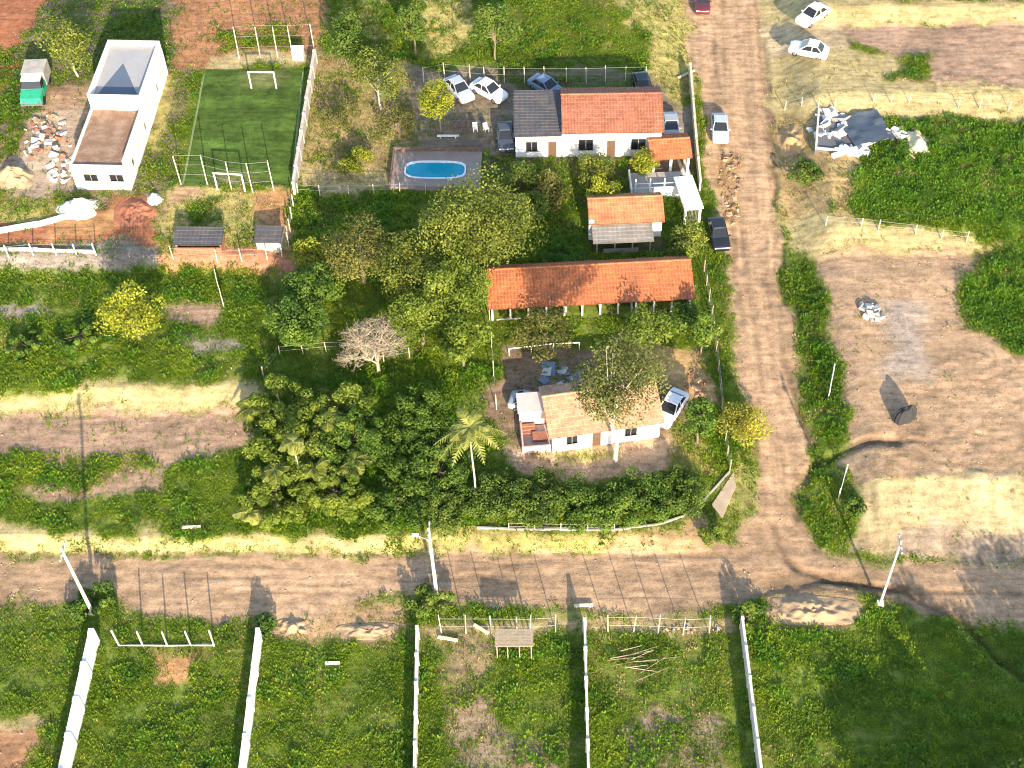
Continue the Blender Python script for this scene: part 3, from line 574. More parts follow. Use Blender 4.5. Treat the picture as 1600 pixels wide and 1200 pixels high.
def whitehouse():
    a = G(121, 296); b = G(206, 297); o = (a[0], a[1], min(a[2], b[2]) - .1); W = math.hypot(b[0] - a[0], b[1] - a[1]); yaw = math.atan2(b[1] - a[1], b[0] - a[0])
    t = empty('unfinished_house', o, yaw, 'white flat-roofed house with raised parapet block and open brown terrace', 'house')
    D = 17.5; H = 3.2
    f = MB(); ops = [(1.0, 2.4, 1.3, 2.1), (3.5, 4.9, 1.3, 2.1)]; wall_cells(f, W, H, .2, ops); f.box((W / 2, .1, -.5), (W, .2, 1.0)); f.obj('wall', WHITE, t); windows(t, ops)
    # east wall: long, with openings; runs back past the raised block
    e = MB(); th = .2
    eo = [(2.0, 2.9, 1.2, 2.2), (7.4, 8.2, 1.2, 2.2), (13.2, 14.0, 1.4, 2.4)]
    xs = sorted({0.2, D, *[q for p in eo for q in p[:2]]}); zs = sorted({-1.0, H + .55, *[q for p in eo for q in p[2:]]})
    for y0, y1 in zip(xs, xs[1:]):
        for z0, z1 in zip(zs, zs[1:]):
            if any(p[0] <= y0 + 1e-6 and p[1] >= y1 - 1e-6 and p[2] <= z0 + 1e-6 and p[3] >= z1 - 1e-6 for p in eo): continue
            e.box((W - th / 2, (y0 + y1) / 2, (z0 + z1) / 2), (th, y1 - y0, z1 - z0))
    e.obj('wall', WHITE, t)
    for p in eo: MB().box((W - .16, (p[0] + p[1]) / 2, (p[2] + p[3]) / 2), (.04, p[1] - p[0], p[3] - p[2])).obj('pane', PANE, t)
    MB().box((.1, D / 2 + .1, H / 2 - .5), (.2, D - .2, H + 1.0)).obj('wall', WALLW, t); MB().box((W / 2, D - .1, H / 2 - .5), (W - .4, .2, H + 1)).obj('wall', WHITE, t)
    brown = material('bare_slab', (.27, .16, .10), .95, .35, 1.0, 6, stain=(.36, .27, .2), stain_amt=.7, stain_scale=1.0)
    MB().box((W / 2, 4.6, H - .3), (W - .42, 8.8, .16)).obj('terrace_slab', brown, t)
    bz0, bz1, y0, y1 = H - .2, H + 1.6, 8.6, 17.4; up = MB()
    up.box((W / 2, y0, (bz0 + bz1) / 2), (W - .404, .22, bz1 - bz0)); up.box((W / 2, y1 - .12, (bz0 + bz1) / 2), (W - .404, .22, bz1 - bz0)); up.box((.11, (y0 + y1) / 2, (H + bz1) / 2), (.22, y1 - y0 - .03, bz1 - H)); up.obj('parapet', WHITE, t)
    MB().box((W - .11, (y0 + y1) / 2, (H + .55 + bz1) / 2), (.22, y1 - y0 - .03, bz1 - H - .55)).obj('parapet', WHITE, t)
    zr = bz1 - .55; pale = material('pale_roof_sheet', (.34, .33, .325), .55, .08, 1, 6); blue = material('blue_grey_roof_sheet', (.10, .125, .165), .55, .08, 1, 6)
    xl, xr_, yf, yb = .225, W - .225, y0 + .115, y1 - .235; ap = (xl + (xr_ - xl) * .40, yf + 5.6, zr + .02)
    m = MB(); m.quad((xl, yf, zr - .35), (xr_, yf, zr - .35), ap); m.obj('roof_sheet', blue, t)  # front triangle of the roof coloured a darker blue-grey
    m = MB(); m.quad((xr_, yf, zr - .35), (xr_, yb, zr), ap); m.quad((xr_, yb, zr), (xl, yb, zr), ap); m.quad((xl, yb, zr), (xl, yf, zr - .35), ap); m.obj('roof_sheet', pale, t)
    pad_keep(o, yaw, -.2, W + .2, -.2, D + .2)
    # canopy wedge over side door, front ledge
    MB().box((W * .35, -.35, H - .05), (W * .65, .7, .12)).obj('ledge', WHITE, t)
whitehouse()
def truck():
    X, Y, Z = G(52, 170); t = empty('parked_truck', (X, Y, Z), .06, 'green-fronted truck with white roof parked at the far upper left', 'truck')
    gp = material('green_truck_paint', (.03, .34, .19), .4, .2, 1.5, 6); wp = WHITE
    MB().box((0, 2.6, .62), (1.9, 5.0, .22)).obj('chassis', RUBBER, t)
    m = MB(); P8 = [(-1.1, 0, .5), (1.1, 0, .5), (1.1, 1.35, .5), (-1.1, 1.35, .5), (-1.02, .06, 1.25), (1.02, .06, 1.25), (1.08, 1.3, 1.42), (-1.08, 1.3, 1.42)]; m.V = P8; m.F = [(3, 2, 1, 0), (4, 5, 6, 7), (0, 1, 5, 4), (1, 2, 6, 5), (2, 3, 7, 6), (3, 0, 4, 7)]; m.obj('hood', gp, t)
    MB().box((0, 2.1, .98), (2.2, 1.5, .95)).obj('cab', gp, t)
    MB().quad((-1.02, 1.36, 1.46), (1.02, 1.36, 1.46), (.92, 1.75, 2.15), (-.92, 1.75, 2.15)).obj('windshield', PANE, t)
    for s_ in (-1, 1):
        MB().quad((s_ * 1.03, 1.38, 1.46), (s_ * 1.03, 2.8, 1.46), (s_ * .95, 2.75, 2.15), (s_ * .95, 1.77, 2.15)).obj('side_window', PANE, t)
        MB().box((s_ * .75, -.02, .85), (.34, .08, .24)).obj('headlight', RIM, t)
        MB().box((s_ * 1.2, 1.5, 1.6), (.14, .08, .3)).obj('mirror', RUBBER, t)
        for y in (.75, 4.2): MB().tube((s_ * .86, y, .42), (s_ * 1.12, y, .42), .44, .44, 14).obj('wheel', RUBBER, t)
    MB().box((0, 2.28, 2.2), (1.98, 1.15, .12)).obj('cab_roof', wp, t); MB().box((0, 4.0, 1.5), (2.3, 2.3, 1.6)).obj('cargo_box', CONC, t); MB().box((0, -.06, .55), (2.2, .12, .2)).obj('bumper', RIM, t)
    pad_keep((X, Y), .06, -1.2, 1.2, 0, 5.2)
truck()
def pens():
    for (px, py, W_, D_, lab, red) in ((312, 396, 4.3, 1.9, 'low dark-roofed pen with reddish brick front below the pitch', True), (421, 392, 2.3, 1.7, 'small dark square hut at the corner below the pitch', False)):
        X, Y, Z = G(px, py); t = empty('animal_pen' if red else 'small_hut', (X, Y, Z), 0, lab, 'pen' if red else 'hut')
        shed_roof('roof', t, W_, D_, 1.25, 1.45, DKROOF, x0=-W_ / 2, seed=11, pitch=.4, amp=.02, ov=.12)
        MB().box((0, D_ - .1, .55), (W_ - .1, .14, 1.6)).obj('back_wall', BRICK, t); MB().box((0, .05, .25 if red else .5), (W_ - .1, .14, .9 if red else 1.4)).obj('front_wall', BRICK if red else CONC, t)
        for s in (-1, 1): MB().box((s * (W_ / 2 - .1), D_ / 2, .5), (.14, D_ - .3, 1.4)).obj('side_wall', BRICK if red else CONC, t)
        pad_keep((X, Y), 0, -W_ / 2, W_ / 2, 0, D_)
pens()

# ------------------------------------------------------------------ pool
def pool():
    o, yaw, W = frame_from((609, 297), (750, 297)); z = max(gz(*loc2w(o, yaw, x, y)) for x in (0, W / 2, W) for y in (0, 2.5, 5.2)) - o[2] + .18; D = 5.3
    paver = material('pool_pavers', (.33, .25, .205), .85, .22, 1.2, 10, stain=(.24, .16, .13), stain_amt=.5)
    d = empty('pool_deck', o, yaw, 'brownish paved rectangle around the blue swimming pool', 'deck'); t = empty('swimming_pool', (*loc2w(o, yaw, W * .49, D * .46), o[2]), yaw, 'small turquoise pool with rounded ends and a white rim', 'pool')
    n = 64; a, b = 2.9, 1.15; cx, cy = W * .49, D * .46; inner = []; outer = []
    for i in range(n):
        s = 2 * math.pi * i / n; c, ss = math.cos(s), math.sin(s); e = .62
        inner.append((math.copysign(abs(c) ** e, c) * a, math.copysign(abs(ss) ** e, ss) * b))
        k = 1e9
        if abs(c) > 1e-6: k = min(k, ((W - cx) if c > 0 else cx) / abs(c))
        if abs(ss) > 1e-6: k = min(k, ((D - cy) if ss > 0 else cy) / abs(ss))
        outer.append((c * k, ss * k))
    for x_, y_ in ((W - cx, D - cy), (-cx, D - cy), (-cx, -cy), (W - cx, -cy)):
        j = min(range(n), key=lambda i: (outer[i][0] - x_) ** 2 + (outer[i][1] - y_) ** 2); outer[j] = (x_, y_)
    m = MB(); m.V = [(cx + x, cy + y, z) for x, y in outer] + [(cx + x * 1.07, cy + y * 1.15, z) for x, y in inner] + [(cx + x, cy + y, z - .9) for x, y in outer]
    for i in range(n): j = (i + 1) % n; m.F += [(i, j, n + j, n + i), (i, 2 * n + i, 2 * n + j, j)]
    m.obj('paving', paver, d)
    for p, s in (((W / 2, D - .06, z + .22), (W, .12, .5)), ((.06, D / 2, z + .2), (.12, D - .26, .44))): MB().box(p, s).obj('edge_wall', material('deck_wall', (.16, .11, .08), .9, .2, 2, 10), d)
    r = MB(); k1, k2 = 1.0, 1.10
    for (f, zz) in ((1.0, z - .5), (1.0, z + .06), (1.11, z + .06), (1.11, z - .02)): r.V += [(x * f if f == 1 else x + math.copysign(.16, x) * min(1, abs(x)), y * f if f == 1 else y + math.copysign(.16, y) * min(1, abs(y) * 2), zz) for x, y in inner]
    for q in range(3):
        for i in range(n): j = (i + 1) % n; r.F.append((q * n + i, q * n + j, (q + 1) * n + j, (q + 1) * n + i))
    r.obj('rim', material('pool_rim', (.8, .82, .80), .5, .05, 2, 10), t)
    wm = material('pool_water', (.0, .30, .42), .08, .10, .8, 3, spec=.5)
    MB().quad(*[(x, y, z - .08) for x, y in inner]).obj('water', wm, t)
    l = MB(); 
    for yy in (-.25, .25): l.tube((-a + .15, yy, z - .3), (-a + .1, yy, z + .75), .03, .03); l.tube((-a + .1, yy, z + .75), (-a - .5, yy, z + .05), .03, .03)
    l.obj('ladder', RIM, t)
    pad_keep(o, yaw, -.2, W + .2, -.2, D + .2)
pool()

# ------------------------------------------------------------------ fences, walls, goals, poles
def fence(name, label, cat, pts, h, r=.06, mat=PALEWOOD, rails=(), railmat=None, group=None, lean=.04, railr=.012, step=None, square=False):
    """pts: pixel positions of post bases; step (m) resamples along the line"""
    W = [G(*p) for p in pts]
    if step:
        out = []
        for a, b in zip(W, W[1:]):
            n = max(1, round(math.hypot(b[0] - a[0], b[1] - a[1]) / step))
            for i in range(n): k = i / n; x, y = a[0] + (b[0] - a[0]) * k, a[1] + (b[1] - a[1]) * k; out.append((x, y, gz(x, y)))
        out.append(W[-1]); W = out
    o = W[0]; t = empty(name, o, 0, label, cat, group); rr = random.Random(hash(label) % 1000 if False else len(label) * 7 + len(pts)); tops = []
    shared = MB().tube((0, 0, -.4), (0, 0, h), r, r * .85, 6).obj('post', mat, t) if not square else MB().box((0, 0, h / 2 - .2), (2 * r, 2 * r, h + .4)).obj('post', mat, t)
    for i, p in enumerate(W):
        q = shared if i == 0 else shared.copy()
        if i: COL.objects.link(q); q.parent = t
        lx, ly = rr.uniform(-lean, lean), rr.uniform(-lean, lean); s = rr.uniform(.93, 1.05)
        q.location = (p[0] - o[0], p[1] - o[1], p[2] - o[2]); q.rotation_euler = (lx, ly, 0); q.scale = (1, 1, s); tops.append((p[0] - o[0], p[1] - o[1], p[2] - o[2]))
    for z in rails:
        m = MB()
        for a, b in zip(tops, tops[1:]): m.tube((a[0], a[1], a[2] + h * z), (b[0], b[1], b[2] + h * z), railr, railr, 4, False)
        m.obj('wire' if railr < .03 else 'rail', railmat or WIREM, t)
    return t
def masonry(name, label, pts, h, th, mat, cat='wall', pillar=0, pmat=None, group=None, cap=True):
    W = [G(*p) for p in pts]; o = W[0]; t = empty(name, o, 0, label, cat, group); rr = random.Random(len(label))
    for a, b in zip(W, W[1:]):
        L = math.hypot(b[0] - a[0], b[1] - a[1]); n = max(1, round(L / 2.6)); yaw = math.atan2(b[1] - a[1], b[0] - a[0])
        for i in range(n):
            k = (i + .5) / n; x, y = a[0] + (b[0] - a[0]) * k, a[1] + (b[1] - a[1]) * k; z = gz(x, y); hh = h + rr.uniform(-.04, .04)
            MB().box((x - o[0], y - o[1], z - o[2] + hh / 2 - .25), (L / n - .012, th, hh + .5), yaw).obj('panel', mat, t)
            if cap: MB().box((x - o[0], y - o[1], z - o[2] + hh + .03), (L / n + .006, th + .06, .06), yaw).obj('coping', mat, t)
            if pillar:
                x, y = a[0] + (b[0] - a[0]) * i / n, a[1] + (b[1] - a[1]) * i / n
                MB().box((x - o[0], y - o[1], gz(x, y) - o[2] + (h + .2) / 2 - .2), (pillar, pillar, h + .5), yaw).obj('pillar', pmat or mat, t)
    return t
masonry('boundary_wall', 'thick white block wall at the far left of the southern lots', [(152, 1006), (104, 1225), (70, 1400)], 1.9, .32, WALLW, pillar=.42)
masonry('boundary_wall', 'white block wall right of the five-post lot gate fence', [(408, 1002), (381, 1225), (365, 1400)], 1.7, .22, WALLW, pillar=.3)
masonry('boundary_wall', 'thin pale wall with wide dark shadow below the street-lamp pole', [(654, 998), (650, 1225), (648, 1400)], 1.7, .14, PALEC, pillar=.26)
masonry('boundary_wall', 'thin pale wall with small buttresses right of the timber frame', [(913, 986), (919, 1225), (922, 1400)], 1.7, .12, PALEC, pillar=.28)
masonry('boundary_wall', 'pale slanting wall left of the unfenced green lot', [(1157, 982), (1187, 1225), (1205, 1400)], 1.6, .14, PALEC, pillar=.24)
masonry('garden_wall', 'rough whitish wall along the right side of the football pitch', [(494, 98), (461, 305)], 1.5, .25, material('rough_render', (.55, .47, .40), .95, .3, 1.2, 7, stain=(.3, .22, .17), stain_amt=.7, stain_scale=1.2), pillar=.35)
masonry('street_wall', 'cream garden wall between the house yard and the dirt road', [(1077, 118), (1086, 230), (1093, 300)], 1.5, .16, material('cream_wall', (.60, .52, .36), .9, .2, 1, 8, stain=(.36, .28, .17), stain_amt=.6), pillar=.24)
masonry('low_kerb_wall', 'low grey kerb wall curving round the corner of the lower compound', [(745, 826), (850, 829), (960, 829), (1030, 820), (1066, 808), (1100, 782), (1140, 738)], .15, .08, CONC)
masonry('kerb_strip', 'long pale kerb below the left of the two sandy roadside banks', [(-60, 392), (60, 392), (150, 396)], .25, .16, PALEC)
masonry('white_driveway_edge', 'white curved driveway edge below the unfinished house', [(-20, 366), (60, 352), (110, 338)], .22, .5, WHITE)
fence('lot_gate_fence', 'five slim posts with white bottom rail between the two left white walls', 'fence', [(187, 1010), (224, 1010), (262, 1010), (299, 1010), (335, 1010)], 2.5, .05, PALEC, rails=(.06,), railmat=WHITE, railr=.06, square=True)
fence('post_fence', 'row of slim posts along the lot with the timber frame', 'fence', [(690, 990), (728, 990), (768, 990), (808, 990), (828, 990), (868, 988)], 2.6, .045, PALEWOOD, rails=(.4, .85))
fence('post_fence', 'row of slim posts along the lot with the brushwood pile', 'fence', [(950, 988), (990, 988), (1028, 990), (1067, 992), (1108, 990)], 2.7, .045, PALEWOOD, rails=(.4, .85))
fence('roadside_fence', 'short pale fence posts on the kerb wall of the lower compound', 'fence', [(795, 828), (835, 829), (876, 830), (918, 830), (960, 830)], 1.1, .04, PALEWOOD, rails=(.5, .9))
fence('roadside_fence', 'dark leaning fence posts along the roadside hedge of the lower compound', 'fence', [(1140, 736), (1133, 690), (1128, 640), (1122, 580), (1115, 520), (1108, 470), (1100, 425)], 1.6, .06, WOOD, rails=(.3, .6, .9), step=2.0)
fence('yard_fence', 'row of pale posts behind the parked cars', 'fence', [(662, 128), (695, 122), (735, 126), (757, 128), (788, 129), (820, 129), (851, 129), (885, 129), (916, 129), (946, 128), (977, 127), (1008, 126)], 2.0, .05, PALEWOOD, rails=(.5, .9))
fence('pitch_fence', 'tall pale posts with netting wires in front of the near goal', 'fence', [(283, 288), (324, 288), (362, 297), (395, 301), (428, 298)], 3.8, .06, PALEWOOD, rails=(.33, .66, .97), lean=.03)
fence('pitch_fence', 'tall pale posts with wires behind the far goal', 'fence', [(374, 92), (407, 90), (434, 90), (458, 90), (493, 88)], 4.2, .06, PALEWOOD, rails=(.33, .66, .97), lean=.03)
fence('pen_fence', 'pale posts along the orange soil below the animal pen', 'fence', [(271, 405), (340, 410), (378, 408), (418, 406), (441, 402), (450, 372)], 1.6, .06, PALEWOOD, rails=(.5, .9))
fence('field_fence', 'pale posts in the shaded strip at the left edge', 'fence', [(14, 402), (52, 398), (88, 398), (120, 399), (150, 398)], 1.5, .07, WHITE, rails=(.5, .9))
fence('field_fence', 'thin pale fence running down the field right of the yellow-green tree', 'fence', [(338, 436), (350, 480)], 1.3, .05, PALEWOOD, rails=(.5, .9), step=1.4)
fence('field_fence', 'pale fence of the clearing left of the bare leafless tree', 'fence', [(412, 590), (438, 556), (510, 550), (546, 550), (600, 566), (640, 558)], 1.4, .05, PALEWOOD, rails=(.5, .9), step=2.0)
fence('boundary_fence', 'pale wire fence running down from the rough pitch wall', 'fence', [(461, 305), (452, 385)], 1.8, .06, PALEWOOD, rails=(.5, .9), step=1.6)
fence('boundary_fence', 'row of small posts along the plot edge below the pool', 'fence', [(466, 304), (500, 306), (545, 306), (585, 305), (625, 303), (665, 303), (700, 302)], 1.4, .05, PALEWOOD, rails=(.5, .9))
fence('garden_fence', 'thin pale posts left of the long orange shed', 'fence', [(765, 500), (768, 545), (772, 590), (776, 640)], 2.2, .05, PALEWOOD, rails=(.5, .9))
fence('field_fence', 'pale stakes along the dry bank under the bright green field', 'fence', [(1290, 352), (1345, 356), (1372, 360), (1430, 366), (1470, 374), (1510, 378)], 1.3, .05, PALEWOOD, rails=(.5, .9))
fence('field_fence', 'pale stakes along the dry strip above the rubble site', 'fence', [(1226, 172), (1252, 166), (1278, 168), (1304, 168), (1364, 160), (1392, 162), (1420, 162), (1497, 168), (1530, 170), (1576, 172)], 1.2, .05, PALEWOOD, rails=(.5, .9))
fence('white_barrier', 'white leaning barrier in the tall grass strip by the road', 'barrier', [(1302, 580), (1298, 600), (1294, 622)], 1.0, .05, WHITE, rails=(.5, .95), railmat=WHITE, railr=.04)
fence('drive_posts', 'two pale stakes at the corner of the cleared lot', 'stakes', [(1310, 780), (1320, 742)], 1.5, .07, PALEC, rails=(.9,), railr=.035, railmat=PALEC)
fence('garden_rail', 'long white rail behind the bungalow under the trees', 'rail', [(796, 556), (830, 552), (865, 548), (905, 546)], 1.0, .05, WHITE, rails=(.95,), railmat=WHITE, railr=.07)
def goal(px0, px1, lab):
    a, b = G(*px0), G(*px1); t = empty('football_goal', a, math.atan2(b[1] - a[1], b[0] - a[0]), lab, 'goal', 'goals of the pitch'); L = math.hypot(b[0] - a[0], b[1] - a[1]); r = .08; h = 2.1
    for x in (0, L): MB().tube((x, 0, -.2), (x, 0, h), r, r, 8).obj('post', WHITE, t)
    MB().tube((-r, 0, h), (L + r, 0, h), r, r, 8).obj('crossbar', WHITE, t)
goal((393, 138), (432, 138), 'white football goal at the far end of the pitch'); goal((340, 296), (383, 299), 'white football goal at the near end of the pitch')
def pitch_lines():
    lw = .1
    for nm, lab, a, b in (('pitch_line', 'faint white left touchline painted on the pitch', (319, 114), (286, 287)), ('pitch_line', 'faint white right touchline painted on the pitch', (474, 112), (456, 288))):
        A, B = G(*a), G(*b); n = 30; m = MB(); nx, ny = (B[1] - A[1]), -(B[0] - A[0]); L = math.hypot(nx, ny); nx, ny = nx / L * lw, ny / L * lw
        for i in range(n + 1):
            x, y = A[0] + (B[0] - A[0]) * i / n, A[1] + (B[1] - A[1]) * i / n
            m.V += [(x - nx, y - ny, gz(x - nx, y - ny) + .02), (x + nx, y + ny, gz(x + nx, y + ny) + .02)]
        m.F = [(2 * i, 2 * i + 1, 2 * i + 3, 2 * i + 2) for i in range(n)]; tag(m.obj(nm, material('line_paint', (.20, .24, .10), .9, .4, 2, 8)), lab, kind='structure')
pitch_lines()
def pole(base, top, lab, lamp=False, rad=(.16, .10)):
    X, Y, Z = G(*base); h = 8.6
    for _ in range(20):
        # height that puts the top at the wanted image row
        d = np.array((X, Y - CAMY, Z + h - CAMH)); zc = d[1] * CP - d[2] * SP; yc = d[1] * SP + d[2] * CP; py = PPY - FPX * yc / zc; h += (py - top) / 13 * .6
    t = empty('utility_pole', (X, Y, Z), 0, lab, 'utility pole', 'poles along the lower road'); MB().tube((0, 0, -.5), (0, 0, h), *rad, 10).obj('shaft', PALEC, t)
    c = MB().box((0, 0, h - .35), (.12, 1.7, .12)).obj('crossarm', PALEC, t)
    for y in (-.75, -.3, .3, .75): MB().tube((0, y, h - .29), (0, y, h - .08), .05, .035).obj('insulator', RIM, c)
    if lamp:
        m = MB(); m.tube((0, 0, h - 1.6), (-.9, .25, h - 1.3), .035, .03); a = m.obj('lamp_arm', RIM, t); MB().box((-1.1, .3, h - 1.3), (.5, .24, .14)).obj('lamp_head', WHITE, a)
    MB().box((.0, 0, .12), (.5, .5, .3)).obj('footing', PALEC, t)
    return t
pole((145, 958), 858, 'pale concrete pole at the head of the thick left wall'); pole((683, 934), 826, 'pale concrete pole with lamp arm at mid lower road', True); pole((1375, 944), 846, 'slim pale pole beside the dirt mound at lower right', rad=(.11, .07))

# ------------------------------------------------------------------ cars
CARS = {}
def build_car(loc, yaw, kind, paint, label, group, cat='car'):
    t = empty(kind, (loc[0], loc[1], loc[2] + .02), yaw, label, cat, group)
    pick = kind == 'pickup_truck'; suv = kind == 'off_road_vehicle'
    L, Wd, Hh = (5.0, 1.8, 1.75) if pick else (4.5, 1.85, 2.0) if suv else (4.15, 1.72, 1.47); w = Wd / 2; bl = .95 if not suv else 1.15
    st = [(L / 2, .74, .30, bl - .36), (L / 2 - .08, .9, .22, bl - .24), (L / 2 - .35, 1, .2, bl - .15), (L * .22, 1, .2, bl - .02), (L * .1, 1, .2, bl), (-L * .2, 1, .2, bl + .02), (-L / 2 + .5, 1, .2, bl + .02), (-L / 2 + .12, .97, .22, bl - .03), (-L / 2, .84, .32, bl - .14)]
    m = MB()
    for x, f, zb, zt in st: m.V += [(x, s * y, z) for s, seq in ((-1, ((w * f * .9, zb), (w * f, zb + .14), (w * f, zt - .14), (w * f * .9, zt))), (1, ((w * f * .9, zt), (w * f, zt - .14), (w * f, zb + .14), (w * f * .9, zb)))) for y, z in seq]
    k = 8
    for i in range(len(st) - 1):
        for j in range(k): m.F.append((i * k + j, i * k + (j + 1) % k, (i + 1) * k + (j + 1) % k, (i + 1) * k + j))
    m.F += [tuple(range(k))[::-1], tuple((len(st) - 1) * k + j for j in range(k))]
    bd = m.obj('body', paint, t, True); md = bd.modifiers.new('bevel', 'BEVEL'); md.width = .05; md.segments = 2; md.limit_method = 'ANGLE'
    x0, x1, x2, x3 = (L * .17, L * .04, -L * .13, -L * .19) if pick else (L * .2, L * .05, -L * .36, -L * .45) if suv else (L * .21, L * .03, -L * .22, -L * .37)
    a, b = w * .9, w * .72; zb, zt = bl - .02, Hh
    B = [(x0, -a, zb), (x0, a, zb), (x3, a, zb), (x3, -a, zb)]; T = [(x1, -b, zt), (x1, b, zt), (x2, b, zt), (x2, -b, zt)]
    r = MB(); r.V = [(x, y, zt + .01) for x, y, z in T] + [((x1 + x2) / 2 + .5, -b * .75, zt + .05), ((x1 + x2) / 2 + .5, b * .75, zt + .05), ((x1 + x2) / 2 - .5, b * .75, zt + .05), ((x1 + x2) / 2 - .5, -b * .75, zt + .05)]; r.F = [(4, 5, 6, 7), (0, 1, 5, 4), (1, 2, 6, 5), (2, 3, 7, 6), (3, 0, 4, 7)]
    for p, q in zip(B, T): r.tube(p, q, .055, .05, 4)
    for i, j in ((0, 1), (1, 2), (2, 3), (3, 0)): r.tube(T[i], T[j], .045, .045, 4)
    xm = (x1 + x2) / 2; 
    if not pick:
        for s in (-1, 1): r.tube((xm, s * a, zb), (xm, s * b, zt), .04, .04, 4)
    r.obj('roof', paint, t)
    glass = PANE
    for nm, i, j in (('windshield', 0, 1), ('side_window', 1, 2), ('rear_window', 2, 3), ('side_window', 3, 0)): MB().quad(B[i], B[j], T[j], T[i]).obj(nm, glass, t)
    MB().quad((x0, -a, zb + .002), (x0, a, zb + .002), (x3, a, zb + .002), (x3, -a, zb + .002)).obj('cabin_floor', RUBBER, t)
    if pick:
        MB().box((-L * .33, 0, bl + .022), (L * .28, Wd * .74, .02)).obj('cargo_bed', RUBBER, t)
        for s in (-1, 1): MB().box((-L * .33, s * w * .84, bl + .1), (L * .31, .1, .18)).obj('bed_side', paint, t)
    wr = .31 if not suv else .38
    for x in (L * .31, -L * .30):
        for s in (-1, 1):
            y = s * (w - .1); ty = MB().tube((x, y - .1, wr), (x, y + .1, wr), wr, wr, 14).obj('wheel', RUBBER, t); MB().tube((x, y + s * .101, wr), (x, y + s * .112, wr), wr * .6, wr * .55, 10).obj('rim', RIM, ty)
    hl = material('headlight_glass', (.75, .78, .8), .15, .05, 2, 8, spec=.6); tl = material('tail_light', (.35, .02, .02), .3, .05, 2, 8)
    for s in (-1, 1): MB().box((L / 2 - .1, s * w * .62, bl - .32), (.14, .34, .13)).obj('headlight', hl, t); MB().box((-L / 2 + .07, s * w * .72, bl - .22), (.1, .24, .16)).obj('tail_light', tl, t); MB().box((x0 - .15, s * (w + .06), bl + .05), (.12, .16, .1)).obj('mirror', paint, t)
    keep = [(L / 2, w), (L / 2, -w), (-L / 2, -w), (-L / 2, w)]; keepout([(loc[0] + x * math.cos(yaw) - y * math.sin(yaw), loc[1] + x * math.sin(yaw) + y * math.cos(yaw)) for x, y in keep])
    return t
def carpaint(n, c): return material('car_paint_' + n, c, .28, .04, 1, 5, metal=.0, spec=.55)
SIL = carpaint('silver', (.42, .45, .47)); WHT = carpaint('white', (.8, .8, .8)); BLK = carpaint('black', (.015, .016, .02)); BLU = carpaint('steel_blue', (.16, .22, .30)); DRED = carpaint('dark_red', (.10, .025, .03)); GRY = carpaint('grey', (.30, .33, .36)); DGR = carpaint('slate', (.06, .07, .09))
def car(px, py, vec, kind, paint, label, group, zo=.7):
    X, Y, Z = G(px, py, zo); A = G(px - vec[0], py - vec[1]); B = G(px + vec[0], py + vec[1]); build_car((X, Y, Z), math.atan2(B[1] - A[1], B[0] - A[0]), kind, paint, label, group)
YC, RC = 'cars parked in the house yard', 'cars along the dirt road'
car(717, 138, (14, 16), 'parked_car', SIL, 'silver car parked behind the round yellow-green tree', YC)
car(764, 140, (20, 11), 'parked_car', WHT, 'white car with black windscreen, second of the three by the post fence', YC)
car(854, 134, (20, 12), 'parked_car', BLU, 'steel-blue car parked behind the dark grey roof', YC)
car(1005, 133, (5, 16), 'parked_car', BLK, 'black car parked behind the right end of the red roof', YC)
car(1048, 197, (2, 18), 'parked_car', GRY, 'grey car squeezed between the house end and the street wall', YC)
car(790, 212, (1, 18), 'parked_car', DGR, 'dark slate car in the shade left of the dark grey roof', YC)
car(1125, 198, (1, 20), 'parked_car', SIL, 'silver car parked on the dirt road casting a long shadow', RC)
car(1123, 364, (4, 18), 'parked_car', BLK, 'black car parked on the grass verge of the dirt road', RC)
car(1097, 0, (1, 20), 'parked_car', DRED, 'dark red car at the top edge on the dirt road', RC)
car(1270, 22, (-14, 14), 'parked_car', WHT, 'white car parked slantwise, upper of the two by the dry bank', RC)
car(1264, 76, (-22, 1), 'parked_car', WHT, 'white car parked sideways, lower of the two by the dry bank', RC)
car(1048, 636, (-11, 17), 'parked_car', WHT, 'white car at the right end of the small bungalow', 'vehicles at the bungalow')
car(832, 630, (14, 3), 'parked_car', GRY, 'blue-grey car behind the pinkish stepped patio', 'vehicles at the bungalow')

